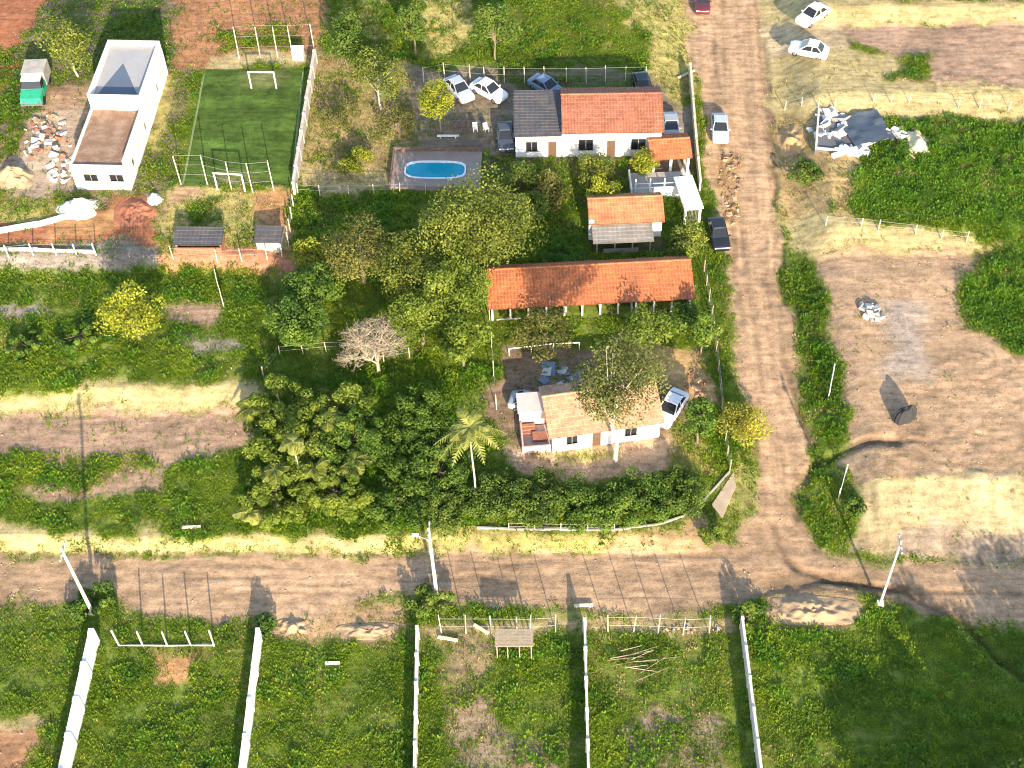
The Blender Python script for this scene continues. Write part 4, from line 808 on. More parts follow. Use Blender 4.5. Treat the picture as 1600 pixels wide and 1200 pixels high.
# ------------------------------------------------------------------ heaps, rubble, small things
def mound(name, label, px, py, rx, ry, h, mat, cat='heap', seed=0, yaw=0, group=None, dome=False):
    X, Y, Z = G(px, py); n, mrg = 56, 22; r = np.random.default_rng(seed); V = [(0, 0, h * .85)]; F = []
    for j in range(1, mrg + 1):
        for i in range(n):
            a = 2 * math.pi * i / n; k = j / mrg; wob = 1 + .32 * (float(fbm(math.cos(a) * 1.6 + 5, math.sin(a) * 1.6 + seed, 1.0, 33, 3)) - .5) * 2
            x, y = math.cos(a) * rx * k * wob, math.sin(a) * ry * k * wob
            zz = (h * math.sqrt(max(0, 1 - k ** 3)) * (.8 + .4 * float(vnoise(x * 2 + seed, y * 2, 35))) if dome else h * (math.cos(k * math.pi) * .5 + .5) * (.35 + 1.2 * float(vnoise(x * 1.5 + seed, y * 1.5, 35)))) + (float(fbm(x, y, .35, 36 + seed, 2)) - .5) * .34 * (1 - k ** 3)
            V.append((x, y, zz + gz(X + x, Y + y) - Z - (.12 if j == mrg else -.02)))
    F += [(0, 1 + i, 1 + (i + 1) % n) for i in range(n)]
    for j in range(mrg - 1):
        for i in range(n): a = 1 + j * n; F.append((a + i, a + n + i, a + n + (i + 1) % n, a + (i + 1) % n))
    o = mesh_obj(name, V, F, mat, None, True); o.location = (X, Y, Z); o.rotation_euler = (0, 0, yaw); tag(o, label, cat, group); keepout([(X - rx * .7, Y - ry * .7), (X + rx * .7, Y - ry * .7), (X + rx * .7, Y + ry * .7), (X - rx * .7, Y + ry * .7)]); return o
REDM = material('red_earth', (.34, .13, .07), .95, .25, 1.4, 14, bump=.4)
mound('sand_heap', 'bright white sand heap beside the unfinished house', 122, 328, 2.1, 1.6, 1.1, material('white_sand', (.74, .70, .63), .95, .12, 1.5, 20, bump=.4), seed=1)
mound('red_soil_heap', 'dark red soil heap right of the white sand heap', 212, 330, 2.0, 2.2, .4, REDM, seed=2)
mound('sand_heap', 'cream rubble heap at the left edge by the unfinished house', 22, 278, 2.0, 1.7, 1.0, SAND, seed=3)
mound('sand_heap', 'pale grey sand heap at the foot of the pitch fence', 242, 312, .8, 1.0, .7, PALESAND, seed=4)
mound('sand_heap', 'left one of two tan soil heaps on the sidewalk of the second lot', 458, 980, 1.7, .8, .22, SAND, seed=5)
mound('sand_heap', 'right one of two tan soil heaps on the sidewalk of the second lot', 575, 986, 2.6, .8, .2, SAND, seed=6)
mound('dirt_mound', 'wide tan dirt mound beside the slim pole at lower right', 1272, 955, 3.9, 1.5, .45, SAND, seed=7)
mound('sand_heap', 'cream soil heap at the corner of the bright green field', 1432, 224, 1.3, 2.4, .9, material('cream_soil', (.58, .49, .30), .95, .15, 1.5, 16, bump=.4), seed=8)
mound('dirt_mound', 'orange dirt mound by the road left of the rubble site', 1235, 218, 1.5, 2.4, .7, material('orange_earth', (.42, .26, .12), .95, .25, 1.5, 14, bump=.4), seed=9)
mound('charred_heap', 'small black upright heap casting a long shadow on the cleared lot', 1412, 656, .95, .5, 1.75, material('charred_brush', (.035, .034, .036), .9, .4, 3, 14, bump=.6), seed=10, yaw=.25, dome=True)
def chunk(r, s):
    m = MB().box((0, 0, 0), (1, 1, 1)); m.V = [(x * s[0] + r.normal(0, .08) * s[0], y * s[1] + r.normal(0, .1) * s[1], z * s[2] + r.normal(0, .1) * s[2]) for x, y, z in m.V]; return m
def rubble(name, label, px, py, rx, ry, n, mat, smin=.25, smax=.9, cat='rubble', seed=0, flat=.5, hmax=.5):
    X, Y, Z = G(px, py); t = empty(name, (X, Y, Z), 0, label, cat); r = np.random.default_rng(seed)
    for i in range(n):
        a, k = r.uniform(0, 6.28), math.sqrt(r.random()); x, y = math.cos(a) * k * rx, math.sin(a) * k * ry; s = r.uniform(smin, smax); z = gz(X + x, Y + y) - Z + hmax * (1 - k)
        o = chunk(r, (s, s * r.uniform(.5, 1), s * flat)).obj('chunk', mat if not isinstance(mat, list) else mat[i % len(mat)], t); o.location = (x, y, z); o.rotation_euler = (r.normal(0, .3), r.normal(0, .3), r.uniform(0, 3))
    return t
SLATE = material('slate_sheet', (.20, .24, .30), .7, .2, 1.5, 8)
CLOD = material('brown_clods', (.24, .145, .08), .95, .25, 2, 12, bump=.3)
RWH = material('white_rubble', (.72, .70, .67), .9, .12, 2, 12); RGR = material('grey_rubble', (.26, .25, .25), .9, .2, 2, 12)
rubble('rubble_pile', 'pile of broken white slabs on the grey foundation', 1302, 196, 2.3, 2.0, 26, [RWH, RWH, RGR], .5, 1.3, seed=1, flat=.35)
rubble('rubble_pile', 'smaller grey and white rubble pile on the cleared lot', 1362, 488, 1.1, 1.1, 18, [RGR, CONC, PALESAND], .25, .7, seed=2, flat=.6)
rubble('clod_scatter', 'scattered brown clods on the verge below the parked silver car', 1138, 268, 1.2, 3.6, 46, [CLOD, SAND, CLOD], .15, .42, seed=3, hmax=.06)
rubble('clod_scatter', 'scattered tan clods beside the parked black car', 1142, 322, .9, 2.4, 30, [SAND, CLOD], .15, .42, seed=4, hmax=.06)
rubble('tile_heap', 'heap of broken tiles behind the white car of the bungalow', 1088, 598, 1.1, 1.5, 18, [TILE2, BRICK, SAND], .2, .6, seed=5, hmax=.3)
rubble('rubble_pile', 'pale building rubble in the yard left of the unfinished house', 72, 232, 2.6, 2.4, 34, [PALESAND, CONC, BRICK], .25, .8, seed=6, hmax=.35)
rubble('rubble_pile', 'broken bricks and planks in front of the green truck', 70, 195, 2.0, 1.5, 30, [BRICK, PALESAND, WOOD], .2, .6, seed=16, hmax=.2)
rubble('rubble_pile', 'grey rubble strewn along the left wall of the unfinished house', 98, 262, 1.4, 2.2, 26, [CONC, PALESAND, RWH], .2, .6, seed=17, hmax=.2)
rubble('yard_clutter', 'grey-blue sheets and boards lying in the yard behind the bungalow', 880, 588, 2.2, 1.1, 16, [SLATE, RGR, PALEC], .5, 1.2, 'clutter', seed=18, flat=.15, hmax=.15)
rubble('rubble_pile', 'scattered clods on the sidewalk behind the brushwood', 1085, 985, 3.0, .5, 16, [SAND, WOOD], .15, .4, seed=7, hmax=.1)
def foundation():
    o, yaw, W = frame_from((1272, 240), (1338, 242)); t = empty('foundation', o, yaw, 'grey concrete foundation with low walls beside the dirt road', 'foundation'); D = 6.2
    MB().box((W / 2 + .6, D / 2, .2), (W + 1.2, D, .8)).obj('slab', material('dark_concrete', (.13, .125, .125), .9, .25, 1, 9), t)
    for p, s in (((.1, D / 2, .62), (.2, D, .3)), ((W / 2, .1, .65), (W, .2, .3)), ((W * .3, D - .1, .6), (W * .6, .2, .25))): MB().box(p, s).obj('low_wall', PALEC, t)
    pad_keep(o, yaw, -.2, W + 1.4, -.2, D + .2)
    masonry('block_wall', 'slanting low white wall from the foundation to the green field', [(1300, 246), (1360, 226), (1412, 200)], .22, .4, RWH)
    rubble('rubble_pile', 'broken white wall fragments at the lower end of the slanting wall', 1332, 236, 1.9, .8, 26, [RWH, PALESAND, RWH], .3, .8, seed=21, hmax=.3)
    rubble('rubble_pile', 'broken white wall fragments at the upper end of the slanting wall', 1392, 210, 1.9, 1.0, 26, [RWH, PALESAND, RGR], .3, .8, seed=22, hmax=.3)
    X, Y, Z = G(1352, 205); g = np.meshgrid(np.linspace(-2.2, 2.2, 16), np.linspace(-2.2, 2.2, 14)); zz = [[gz(X + a, Y + b) - Z + .35 + .25 * float(vnoise(a * 1.3 + 9, b * 1.3, 44)) for a in g[0][0]] for b in g[1][:, 0]]
    q = (np.arange(13)[:, None] * 16 + np.arange(15)[None]).ravel(); o2 = mesh_obj('dark_tarpaulin', np.stack([g[0].ravel(), g[1].ravel(), np.array(zz).ravel()], 1), [tuple(int(v) for v in f) for f in np.stack([q, q + 1, q + 17, q + 16], 1)], material('slate_blue_tarp', (.06, .075, .10), .6, .2, 1.5, 8)); o2.location = (X, Y, Z); o2.rotation_euler = (0, 0, .3); tag(o2, 'slate-blue tarpaulin spread between the rubble and white wall', 'tarpaulin')
foundation()
def smallthings():
    X, Y, Z = G(467, 90); t = empty('water_tank', (X, Y, Z), 0, 'white square water tank behind the football pitch', 'tank'); MB().box((0, 0, .55), (1.15, 1.0, 1.1)).obj('tank_body', WHITE, t); MB().box((0, 0, 1.13), (1.25, 1.1, .08)).obj('lid', WHITE, t); MB().tube((.7, 0, .2), (.7, 0, 1.0), .03, .03).obj('pipe', RIM, t)
    # timber frame on the lot
    X, Y, Z = G(804, 1030); t = empty('timber_frame', (X, Y, Z), 0, 'open timber frame of thin posts with a plank top in the middle lot', 'frame')
    for x in (-1.3, -.5, .4, 1.3):
        for y in (0, 1.5): MB().tube((x, y, -.3), (x, y, 1.9), .05, .045).obj('post', WOOD, t)
    for i in range(6): MB().box((0, .1 + i * .26, 1.92 + .004 * (i % 2)), (2.9, .2, .05)).obj('plank', WOOD, t)
    # brushwood
    X, Y, Z = G(1002, 1036); t = empty('brushwood_pile', (X, Y, Z), 0, 'pile of long pale sticks and poles lying in the grass', 'sticks'); r = np.random.default_rng(5)
    for i in range(12):
        a = r.normal(.35, .25); x, y = r.normal(0, .9), r.normal(0, .7); L = r.uniform(.6, 1.7); MB().tube((x - L * math.cos(a), y - L * math.sin(a), .25 + r.uniform(0, .3)), (x + L * math.cos(a), y + L * math.sin(a), .3 + r.uniform(0, .3)), .04, .025, 5).obj('stick', WOOD if i % 2 else BARK, t)
    # fallen pale planks, pipes, small boards on the verge
    for px, py, L, a, lab, m in ((912, 948, 1.5, .05, 'short cream plank on the verge above the middle lot wall', PALEWOOD), (700, 1000, 1.6, -.2, 'pale plank leaning by the first sidewalk post', PALEWOOD), (520, 1038, 1.1, 0, 'short white board in the grass of the second lot', WHITE), (752, 985, 1.4, -.6, 'pale slanted plank behind the timber frame', PALEWOOD), (300, 826, 1.5, .05, 'low pale table board on the sandy left bank', PALEWOOD), (1072, 118, 2.2, .6, 'slanted pale beam at the top of the street wall', PALEWOOD), (700, 215, 2.2, .0, 'white bench rail below the round yellow-green tree', WHITE)):
        X, Y, Z = G(px, py); t = MB().box((0, 0, .22), (L, .24, .10)); 
        for s in (-1, 1): t.box((s * L * .35, 0, .05), (.10, .2, .28))
        o = t.obj('plank_bench' if m is WHITE else 'plank', m); o.location = (X, Y, Z); o.rotation_euler = (0, 0, a); tag(o, lab, 'bench' if m is WHITE else 'plank')
    # grill/table area under the round tree
    X, Y, Z = G(735, 205); t = empty('garden_table', (X, Y, Z), 0, 'dark garden table with two white chairs under the round tree', 'table'); MB().box((-1.0, .2, .74), (1.8, .9, .06)).obj('top', DOORM, t)
    for x in (-1.75, -.25):
        for y in (-.15, .55): MB().box((x, y, .35), (.07, .07, .72)).obj('leg', DOORM, t)
    for x, lab in ((.5, 'white garden chair beside the dark table'), (1.6, 'white garden chair farther right of the dark table')):
        c = empty('garden_chair', (X + x, Y, gz(X + x, Y)), .3 * x, lab, 'chair', 'garden chairs by the yard'); MB().box((0, 0, .44), (.5, .5, .05)).obj('seat', WHITE, c); MB().box((0, .24, .7), (.5, .05, .5)).obj('backrest', WHITE, c)
        for a in (-.2, .2):
            for b in (-.2, .2): MB().box((a, b, .2), (.05, .05, .44)).obj('leg', WHITE, c)
    # pavement at corner of kerb wall
    A = PP([(1112, 790), (1146, 738), (1150, 760), (1128, 812)]); m = MB(); z = max(gz(x, y) for x, y in A) + .06; m.prism([tuple(p) for p in A][::-1] if False else [tuple(p) for p in A], z - .5, z); keepout(A); tag(m.obj('corner_pavement', material('worn_paving', (.46, .35, .24), .95, .25, 1.5, 9)), 'pale paved corner at the bend of the kerb wall', kind='structure')
smallthings()

# ------------------------------------------------------------------ plants
def leaves(C, N, S, ratio=.6, seed=0, fold=.0):
    """C centres, N normals, S sizes -> quads (diamond-like leaves)"""
    r = np.random.default_rng(seed); n = len(C); N = N / (np.linalg.norm(N, axis=1, keepdims=True) + 1e-9)
    A = r.normal(size=(n, 3)); A -= (A * N).sum(1, keepdims=True) * N; A /= np.linalg.norm(A, axis=1, keepdims=True) + 1e-9; B = np.cross(N, A)
    L = S[:, None]; Wd = L * ratio
    V = np.stack([C - A * L * .5, C + B * Wd * .5 + A * L * .08, C + A * L * .5, C - B * Wd * .5 + A * L * .08], 1).reshape(-1, 3)
    return V, np.arange(4 * n).reshape(n, 4)
LM = {'mid': leafmat('leaf_mid', (.060, .098, .010), (.150, .205, .022), (.29, .33, .045)),
      'dark': leafmat('leaf_dark', (.040, .075, .010), (.095, .150, .020), (.20, .25, .04)),
      'deep': leafmat('leaf_deep', (.034, .072, .010), (.085, .155, .017), (.20, .27, .035)),
      'lime': leafmat('leaf_lime', (.10, .12, .010), (.26, .28, .022), (.42, .42, .04)),
      'light': leafmat('leaf_light', (.045, .065, .010), (.15, .18, .025), (.30, .31, .05)),
      'olive': leafmat('leaf_olive', (.05, .058, .012), (.14, .14, .03), (.27, .25, .055)),
      'gum': leafmat('leaf_gum', (.04, .052, .012), (.11, .125, .03), (.22, .22, .06)),
      'yellow': leafmat('leaf_yellow', (.11, .11, .012), (.29, .27, .03), (.46, .42, .07)),
      'pinkish': leafmat('leaf_pinkish', (.14, .09, .05), (.30, .21, .12), (.42, .32, .16)),
      'frond': leafmat('leaf_frond', (.07, .09, .015), (.22, .24, .045), (.40, .39, .10))}
def tree(name, label, px, py, hc, rx, rz, kind, n=2600, leaf=.34, clumps=26, trunk=.16, bark=BARK, ratio=.62, group=None, cat='tree', seed=0, lowtrunk=.0, openness=1.0, base=None, ry=None, csize=1.0, spread=.82):
    """px,py: image position of the crown's centre, hc: height of crown centre above ground"""
    r = np.random.default_rng(seed * 13 + 5); ry = ry or rx
    n = int(n * 1.5); leaf *= .82
    X, Y, Z = G(px, py, hc)
    t = empty(name, (X, Y, Z), 0, label, cat, group)
    cc = []
    for i in range(clumps):
        d = r.normal(size=3); d /= np.linalg.norm(d); k = r.uniform(.35, spread) ** .7
        if d[2] < -.35: d[2] *= .5
        cc.append((d[0] * rx * k, d[1] * ry * k, hc + d[2] * rz * k, csize * r.uniform(.26, .46) * min(rx, rz * 1.25) ))
    cc = np.array(cc); wts = cc[:, 3] ** 2; pick = r.choice(clumps, n, p=wts / wts.sum())
    d = r.normal(size=(n, 3)); d /= np.linalg.norm(d, axis=1, keepdims=True); rad = cc[pick, 3] * r.uniform(.55, 1.12, n) ** .6
    C = cc[pick, :3] + d * rad[:, None]; C[:, 2] = np.maximum(C[:, 2], .1); N = d * .8 + r.normal(size=(n, 3)) * .55 + np.array((0, -.1, .45))
    tone = r.random(clumps)
    V, Q = leaves(C, N, leaf * r.uniform(.6, 1.35, n), ratio, seed); fast_mesh('crown', V, Q, LM[kind], t, np.clip(.55 * r.random(n) + .45 * tone[pick], 0, 1))
    m = MB(); p = np.array((0, 0, -.3)); top = np.array((r.normal(0, .1) * rx, r.normal(0, .1) * rx, hc)); ps = [p]
    for i in range(1, 5): ps.append(p + (top - p) * i / 4 + np.array((*r.normal(0, .04, 2) * hc * .5, 0)))
    for i in range(4): m.tube(ps[i], ps[i + 1], trunk * (1 - i * .2), trunk * (.8 - i * .2), 7, i in (0, 3))
    for i in range(min(clumps, 14)):
        s = ps[2] + (ps[4] - ps[2]) * r.random(); e = cc[i, :3]; mid = (s + e) / 2 + np.array((0, 0, -.1 * rz)); m.tube(s, mid, trunk * .38, trunk * .25, 5, False); m.tube(mid, e, trunk * .25, trunk * .08, 5, False)
    m.obj('trunk', bark, t)
    return t
GT, GS = 'trees around the buildings', 'shrubs around the buildings'
tree('tree', 'yellow-green tree with pale forked trunk at upper left', 108, 72, 4.0, 2.9, 3.0, 'light', 2300, .3, 24, .14, PALEBARK, seed=1, group=GT)
tree('tree', 'compact round yellow-green tree beside the parked silver car', 684, 158, 4.2, 1.9, 2.1, 'lime', 2200, .27, 20, .12, seed=2, group=GT)
tree('tree', 'loose yellow-green tree at the top of the dry plot beside the pitch', 590, 118, 4.4, 2.8, 2.8, 'light', 2500, .28, 22, .12, PALEBARK, seed=3, group=GT)
tree('tree', 'dark tree added in place of a shadow band at the top edge right of the red soil', 537, 62, 4.2, 2.2, 3.4, 'dark', 2600, .32, 22, .14, seed=131, group=GT)  # this and the next two trees are dark masses standing for shadow bands
tree('tree', 'dark narrow tree standing in for a shadow band at the top edge above the loose yellow-green tree', 645, 38, 4.0, 1.7, 3.2, 'dark', 2000, .32, 18, .14, seed=132, group=GT)
tree('tree', 'broad dark tree added where a shadow band lies at the top edge behind the yard fence', 772, 45, 4.0, 2.3, 3.2, 'dark', 2600, .32, 22, .14, seed=133, group=GT)
tree('shrub', 'bright lime shrub on the dry plot left of the pool', 556, 250, 1.3, 2.0, 1.2, 'lime', 1500, .26, 16, .08, seed=4, group=GS, cat='shrub')
tree('shrub', 'grey-green loose shrub in the middle of the dry plot', 530, 185, 1.6, 2.2, 1.5, 'olive', 1100, .24, 14, .08, seed=5, group=GS, cat='shrub')
tree('shrub', 'straw-coloured loose shrub left of the round tree', 622, 190, 1.4, 2.3, 1.4, 'olive', 1100, .24, 14, .08, seed=6, group=GS, cat='shrub')
tree('tree', 'large light-green tree left of the cottage', 748, 348, 5.2, 4.9, 4.2, 'light', 11000, .30, 50, .28, seed=7, group=GT)
tree('tree', 'dark olive tree with brownish gaps left of the big light-green tree', 560, 392, 4.4, 3.2, 3.0, 'olive', 4600, .26, 32, .22, seed=8, group=GT)
tree('tree', 'yellowish green tree below the big light-green tree', 636, 418, 4.0, 3.0, 2.6, 'light', 4800, .26, 30, .2, seed=9, group=GT)
tree('tree', 'mid-green tree left of the long orange shed', 712, 452, 4.2, 3.3, 3.0, 'mid', 6000, .27, 32, .2, seed=10, group=GT)
tree('tree', 'mid-green tree in the grove right of the bare leafless tree', 655, 495, 3.6, 2.9, 2.5, 'mid', 5200, .27, 30, .2, seed=11, group=GT)
tree('tree', 'green tree beside the thin posts left of the shed', 722, 535, 3.2, 2.3, 2.3, 'mid', 2600, .34, 22, .18, seed=12, group=GT)
tree('shrub', 'bright yellow-green shrub at the end of the orange soil', 484, 396, 1.6, 1.7, 1.4, 'lime', 1500, .28, 16, .1, seed=13, group=GS, cat='shrub')
tree('tree', 'dark broad-leaved tree below the orange soil end', 492, 448, 2.6, 2.5, 2.2, 'deep', 3600, .31, 22, .14, seed=14, group=GT)
tree('tree', 'spreading tree left of the bare leafless tree', 466, 505, 2.4, 3.0, 2.0, 'deep', 5200, .30, 28, .18, seed=15, group=GT)
tree('tree', 'isolated round yellow-green tree in the left field', 203, 488, 3.6, 2.7, 2.6, 'lime', 3000, .30, 26, .18, seed=16, group=GT)
tree('shrub', 'dark weedy shrub left of the isolated round tree', 120, 525, .6, 2.2, .7, 'deep', 1200, .32, 18, .08, seed=17, group=GS, cat='shrub')
tree('shrub', 'dark weedy shrub at the left edge above the sandy strip', 40, 540, .5, 2.2, .6, 'deep', 1100, .32, 18, .08, seed=18, group=GS, cat='shrub')
for i, (px, py, hc, rx, rz, k, lab) in enumerate([(440, 640, 2.0, 3.3, 1.7, 'mid', 'upper left tree of the dense thicket, by the pinkish bare ground'), (530, 642, 2.0, 3.1, 1.7, 'mid', 'upper right tree of the dense thicket, below the bare leafless tree'), (455, 700, 2.2, 3.6, 1.8, 'mid', 'tree in the heart of the thicket with pale leaf clumps'), (545, 688, 2.0, 3.2, 1.7, 'deep', 'dark tree on the right flank of the thicket'), (430, 772, 1.6, 3.2, 1.4, 'mid', 'lowest tree of the thicket, next to the sandy bank'), (525, 768, 1.6, 3.2, 1.4, 'mid', 'low tree at the right foot of the thicket')]):
    tree('thicket_tree', lab, px, py, hc, rx, rz, k, 6500, .31, 52, .16, seed=30 + i, group='trees of the thicket', ratio=.45, csize=.72, spread=1.0)
for i, (px, py, hc, rx, rz, k, lab) in enumerate([(655, 645, 1.2, 2.9, 1.0, 'deep', 'low green shrub under the pole shadow left of the palm'), (630, 700, 1.0, 3.2, .9, 'deep', 'even green vine-covered shrub crossed by the pole shadow'), (692, 735, 1.0, 3.0, .9, 'deep', 'even green shrub left of the palm trunk'), (620, 782, .9, 3.0, .8, 'deep', 'low green shrub above the roadside grass at the pole'), (700, 795, .8, 2.6, .8, 'dark', 'low dark shrub at the left end of the kerb wall'), (790, 775, .85, 2.8, .9, 'dark', 'dark hedge shrub below the patio'), (845, 780, .85, 2.7, .9, 'dark', 'dark hedge shrub, second along the kerb wall from the palm'), (900, 788, .85, 2.6, .9, 'deep', 'dark hedge shrub straight below the tall tree'), (955, 790, .85, 2.6, .9, 'deep', 'dark hedge shrub right of the tall tree foot'), (1010, 778, .85, 2.7, .9, 'deep', 'dark hedge shrub below the tan yard'), (1062, 768, .85, 2.3, .9, 'dark', 'dark hedge shrub at the bend of the kerb wall')]):
    tree('hedge_shrub', lab, px, py, hc, rx, rz, k, 5200, .24, 56, .08, seed=50 + i, group='hedge and shrubs above the lower road', cat='shrub', csize=1.3, spread=1.0)
tree('tall_tree', 'tall sparse tree with long thin pale trunk in front of the bungalow', 968, 590, 11.2, 3.7, 4.6, 'gum', 6000, .27, 44, .22, PALEBARK, seed=70, ry=3.3)
tree('tree', 'olive tree between the shed and the bungalow', 850, 520, 2.2, 2.8, 1.8, 'olive', 1800, .26, 20, .12, seed=71, group=GT)
tree('tree', 'green shrubby tree below the right half of the shed', 1010, 515, 2.2, 2.4, 1.8, 'mid', 1900, .28, 20, .12, seed=72, group=GT)
tree('shrub', 'small dark shrub under the right end of the long shed roof', 1062, 505, 1.6, 1.8, 1.5, 'deep', 1500, .28, 16, .1, seed=73, group=GS, cat='shrub')
tree('roadside_tree', 'small yellow tree at the road edge by the compound corner', 1166, 664, 2.4, 2.0, 2.0, 'yellow', 2300, .26, 22, .12, seed=74)
tree('tree', 'narrow dark tree inside the roadside fence by the white car of the bungalow', 1094, 655, 3.4, 1.5, 2.6, 'deep', 1700, .3, 18, .12, seed=75, group=GT)
tree('tree', 'narrow dark tree inside the roadside fence right of the shed', 1100, 520, 3.0, 1.4, 2.4, 'deep', 1500, .3, 16, .12, seed=76, group=GT)
for i, (px, py, hc, rx, rz, k, lab) in enumerate([(812, 272, 1.6, 1.8, 1.5, 'dark', 'dark shrub right of the pool deck'), (862, 292, 1.6, 2.4, 1.5, 'olive', 'brownish olive shrub under the long white wall'), (922, 268, 1.7, 2.2, 1.6, 'light', 'light-green shrub under the second window of the farmhouse'), (945, 300, 1.9, 1.8, 1.5, 'lime', 'bright lime shrub overhanging the cottage roof'), (1005, 252, 1.4, 1.5, 1.2, 'lime', 'bright lime shrub left of the porch roof'), (830, 320, 1.5, 1.9, 1.3, 'dark', 'dark shrub right of the big light-green tree'), (1076, 372, 1.8, 2.0, 1.7, 'light', 'yellowish-green bushy palm-like shrub right of the cottage'), (1062, 398, 1.0, 1.2, 1.0, 'mid', 'small green shrub above the right end of the long shed')]):
    tree('shrub', lab, px, py, hc, rx, rz, k, 1700, .26, 18, .1, seed=80 + i, group=GS, cat='shrub')
tree('shrub', 'round dark bush at the road edge below the foundation', 1258, 268, .9, 1.8, 1.0, 'dark', 1600, .26, 18, .08, seed=90, group=GS, cat='shrub')
tree('shrub', 'small dark bush at the corner of the pale earth bank', 1334, 792, .7, 1.2, .8, 'deep', 900, .24, 12, .06, seed=91, group=GS, cat='shrub')
tree('shrub', 'small roadside bush at the junction below the paved corner', 1112, 836, .7, 1.2, .8, 'mid', 900, .24, 12, .06, seed=92, group=GS, cat='shrub')
tree('shrub', 'leafy bush at the foot of the left concrete pole', 140, 940, .8, 2.0, 1.0, 'deep', 1500, .3, 16, .06, seed=93, group=GS, cat='shrub')
tree('shrub', 'leafy bush at the foot of the pole with the lamp', 672, 940, .8, 2.0, 1.0, 'dark', 1500, .3, 16, .06, seed=94, group=GS, cat='shrub')
tree('shrub', 'small leafy bush between the second wall and the sidewalk', 412, 975, .7, 1.2, .8, 'deep', 800, .28, 12, .06, seed=95, group=GS, cat='shrub')
tree('shrub', 'small leafy bush at the top of the slanting wall', 1172, 962, .7, 1.4, .9, 'deep', 900, .28, 12, .06, seed=96, group=GS, cat='shrub')
# unseen trees added beyond the lower right edge to shade the lots inside
tree('added_shade_tree', 'unseen wide dark tree added for its shade just outside the lower right corner', 1640, 1300, 4.0, 5.2, 3.2, 'dark', 5200, .45, 40, .3, seed=97)
tree('added_shade_tree', 'unseen wide dark tree added for its shade just below the lower right edge', 1500, 1345, 3.6, 4.6, 3.0, 'dark', 4600, .45, 36, .3, seed=98)
tree('added_shade_tree', 'unseen tall dark tree added for its shade beyond the lower right corner', 1790, 1240, 4.6, 5.2, 3.6, 'dark', 5200, .45, 40, .3, seed=99)
def bare_tree():
    X, Y, Z = G(592, 582); t = empty('bare_tree', (X, Y, Z), 0, 'leafless greyish-beige tree with a dome of fine twigs', 'tree'); r = random.Random(3); m = MB(); tips = []
    def grow(p, d, L, rad, lv):
        e = p + d * L; m.tube(p, e, rad, rad * .65, 5 if lv < 2 else 3, lv == 0)
        if lv == 6: tips.append(e); return
        if e[2] > 4.4: tips.append(e); return
        for k in range(4 if lv < 3 else 3):
            nd_ = d + np.array([r.gauss(0, 1.0), r.gauss(0, 1.0), r.gauss(.0, .35)]); nd_ /= np.linalg.norm(nd_); nd_[2] = max(nd_[2], .02); grow(e - d * L * .15 * k / 3, nd_, L * r.uniform(.7, .92), rad * .62, lv + 1)
    grow(np.array((0, 0, -.2)), np.array((0, 0, 1.0)), 1.6, .2, 0)
    m.obj('branches', material('pinkish_twigs', (.42, .34, .25), .95, .25, 2, 12), t); T = np.array(tips); n = len(T); q = np.random.default_rng(2); sel = q.choice(n, min(n, 1100), False)
    V, Q = leaves(T[sel] + q.normal(0, .1, (len(sel), 3)), q.normal(size=(len(sel), 3)) + (0, 0, .5), q.uniform(.10, .24, len(sel)), .6, 3); fast_mesh('buds', V, Q, LM['pinkish'], t, q.random(len(sel)))['kind'] = 'stuff'
bare_tree()
RACH = material('frond_rib', (.30, .30, .10), .8, .2, 3, 12)
def palm(px, py, base, lab, nf=16, L=3.2, seed=0, h=None, name='palm_tree'):
    X, Y, Z = G(*base); r = np.random.default_rng(seed)
    if h is None:
        h = 6.0
        for _ in range(25):
            d = np.array((X, Y - CAMY, Z + h - CAMH)); zc = d[1] * CP - d[2] * SP; yc = d[1] * SP + d[2] * CP; h += ((PPY - FPX * yc / zc) - py) / 13 * .6
    t = empty(name, (X, Y, Z), 0, lab, 'palm'); m = MB(); q = 6
    for i in range(q): m.tube((.05 * math.sin(i), 0, -.3 + (h + .3) * i / q), (.05 * math.sin(i + 1), 0, -.3 + (h + .3) * (i + 1) / q), (.09 if h > 3 else .13) - .006 * i, (.085 if h > 3 else .125) - .006 * i, 7, False)
    m.obj('trunk', PALEBARK, t)
    for k in range(nf):
        a = 2 * math.pi * k / nf + r.normal(0, .15); el = r.uniform(-.45, .95); V = []; Q = []; rn = []; ln = L * r.uniform(.55, 1.1); m2 = 14; pts = []
        for i in range(m2 + 1):
            s = i / m2; hor = ln * s * math.cos(el) ; z = h + ln * (s * math.sin(el) - .55 * s * s); pts.append(np.array((math.cos(a) * hor, math.sin(a) * hor, z)))
        side = np.array((-math.sin(a), math.cos(a), 0))
        for i in range(1, m2):
            lw = .5 * math.sin(math.pi * (.12 + .86 * i / m2)) ; d = pts[i + 1] - pts[i]; d /= np.linalg.norm(d)
            for s in (-1, 1):
                e = pts[i] + side * s * lw + d * lw * .55 + np.array((0, 0, -.25 * lw)); n = len(V); V += [pts[i] - d * .10, pts[i] + d * .12, e + d * .03, e - d * .03]; Q.append((n, n + 1, n + 2, n + 3)); rn.append(r.random())
        f = fast_mesh('frond', V, Q, LM['frond'] if name == 'palm_tree' or seed < 10 else LM['light'], t, rn); rc = MB()
        for i in range(0, m2, 2): rc.tube(pts[i], pts[min(i + 2, m2)], .018, .014, 4, False)
        rc.obj('rachis', RACH, f)
palm(748, 668, (743, 778), 'slender palm with pale spreading fronds left of the patio', 22, 3.0, seed=3)
palm(392, 790, (392, 815), 'short pale-leaved palm at the foot of the thicket by the bank', 9, 1.5, seed=4, h=1.3, name='dwarf_palm')
palm(474, 692, (474, 760), 'yellowish palm top poking out of the thicket', 9, 1.3, seed=5, name='dwarf_palm')

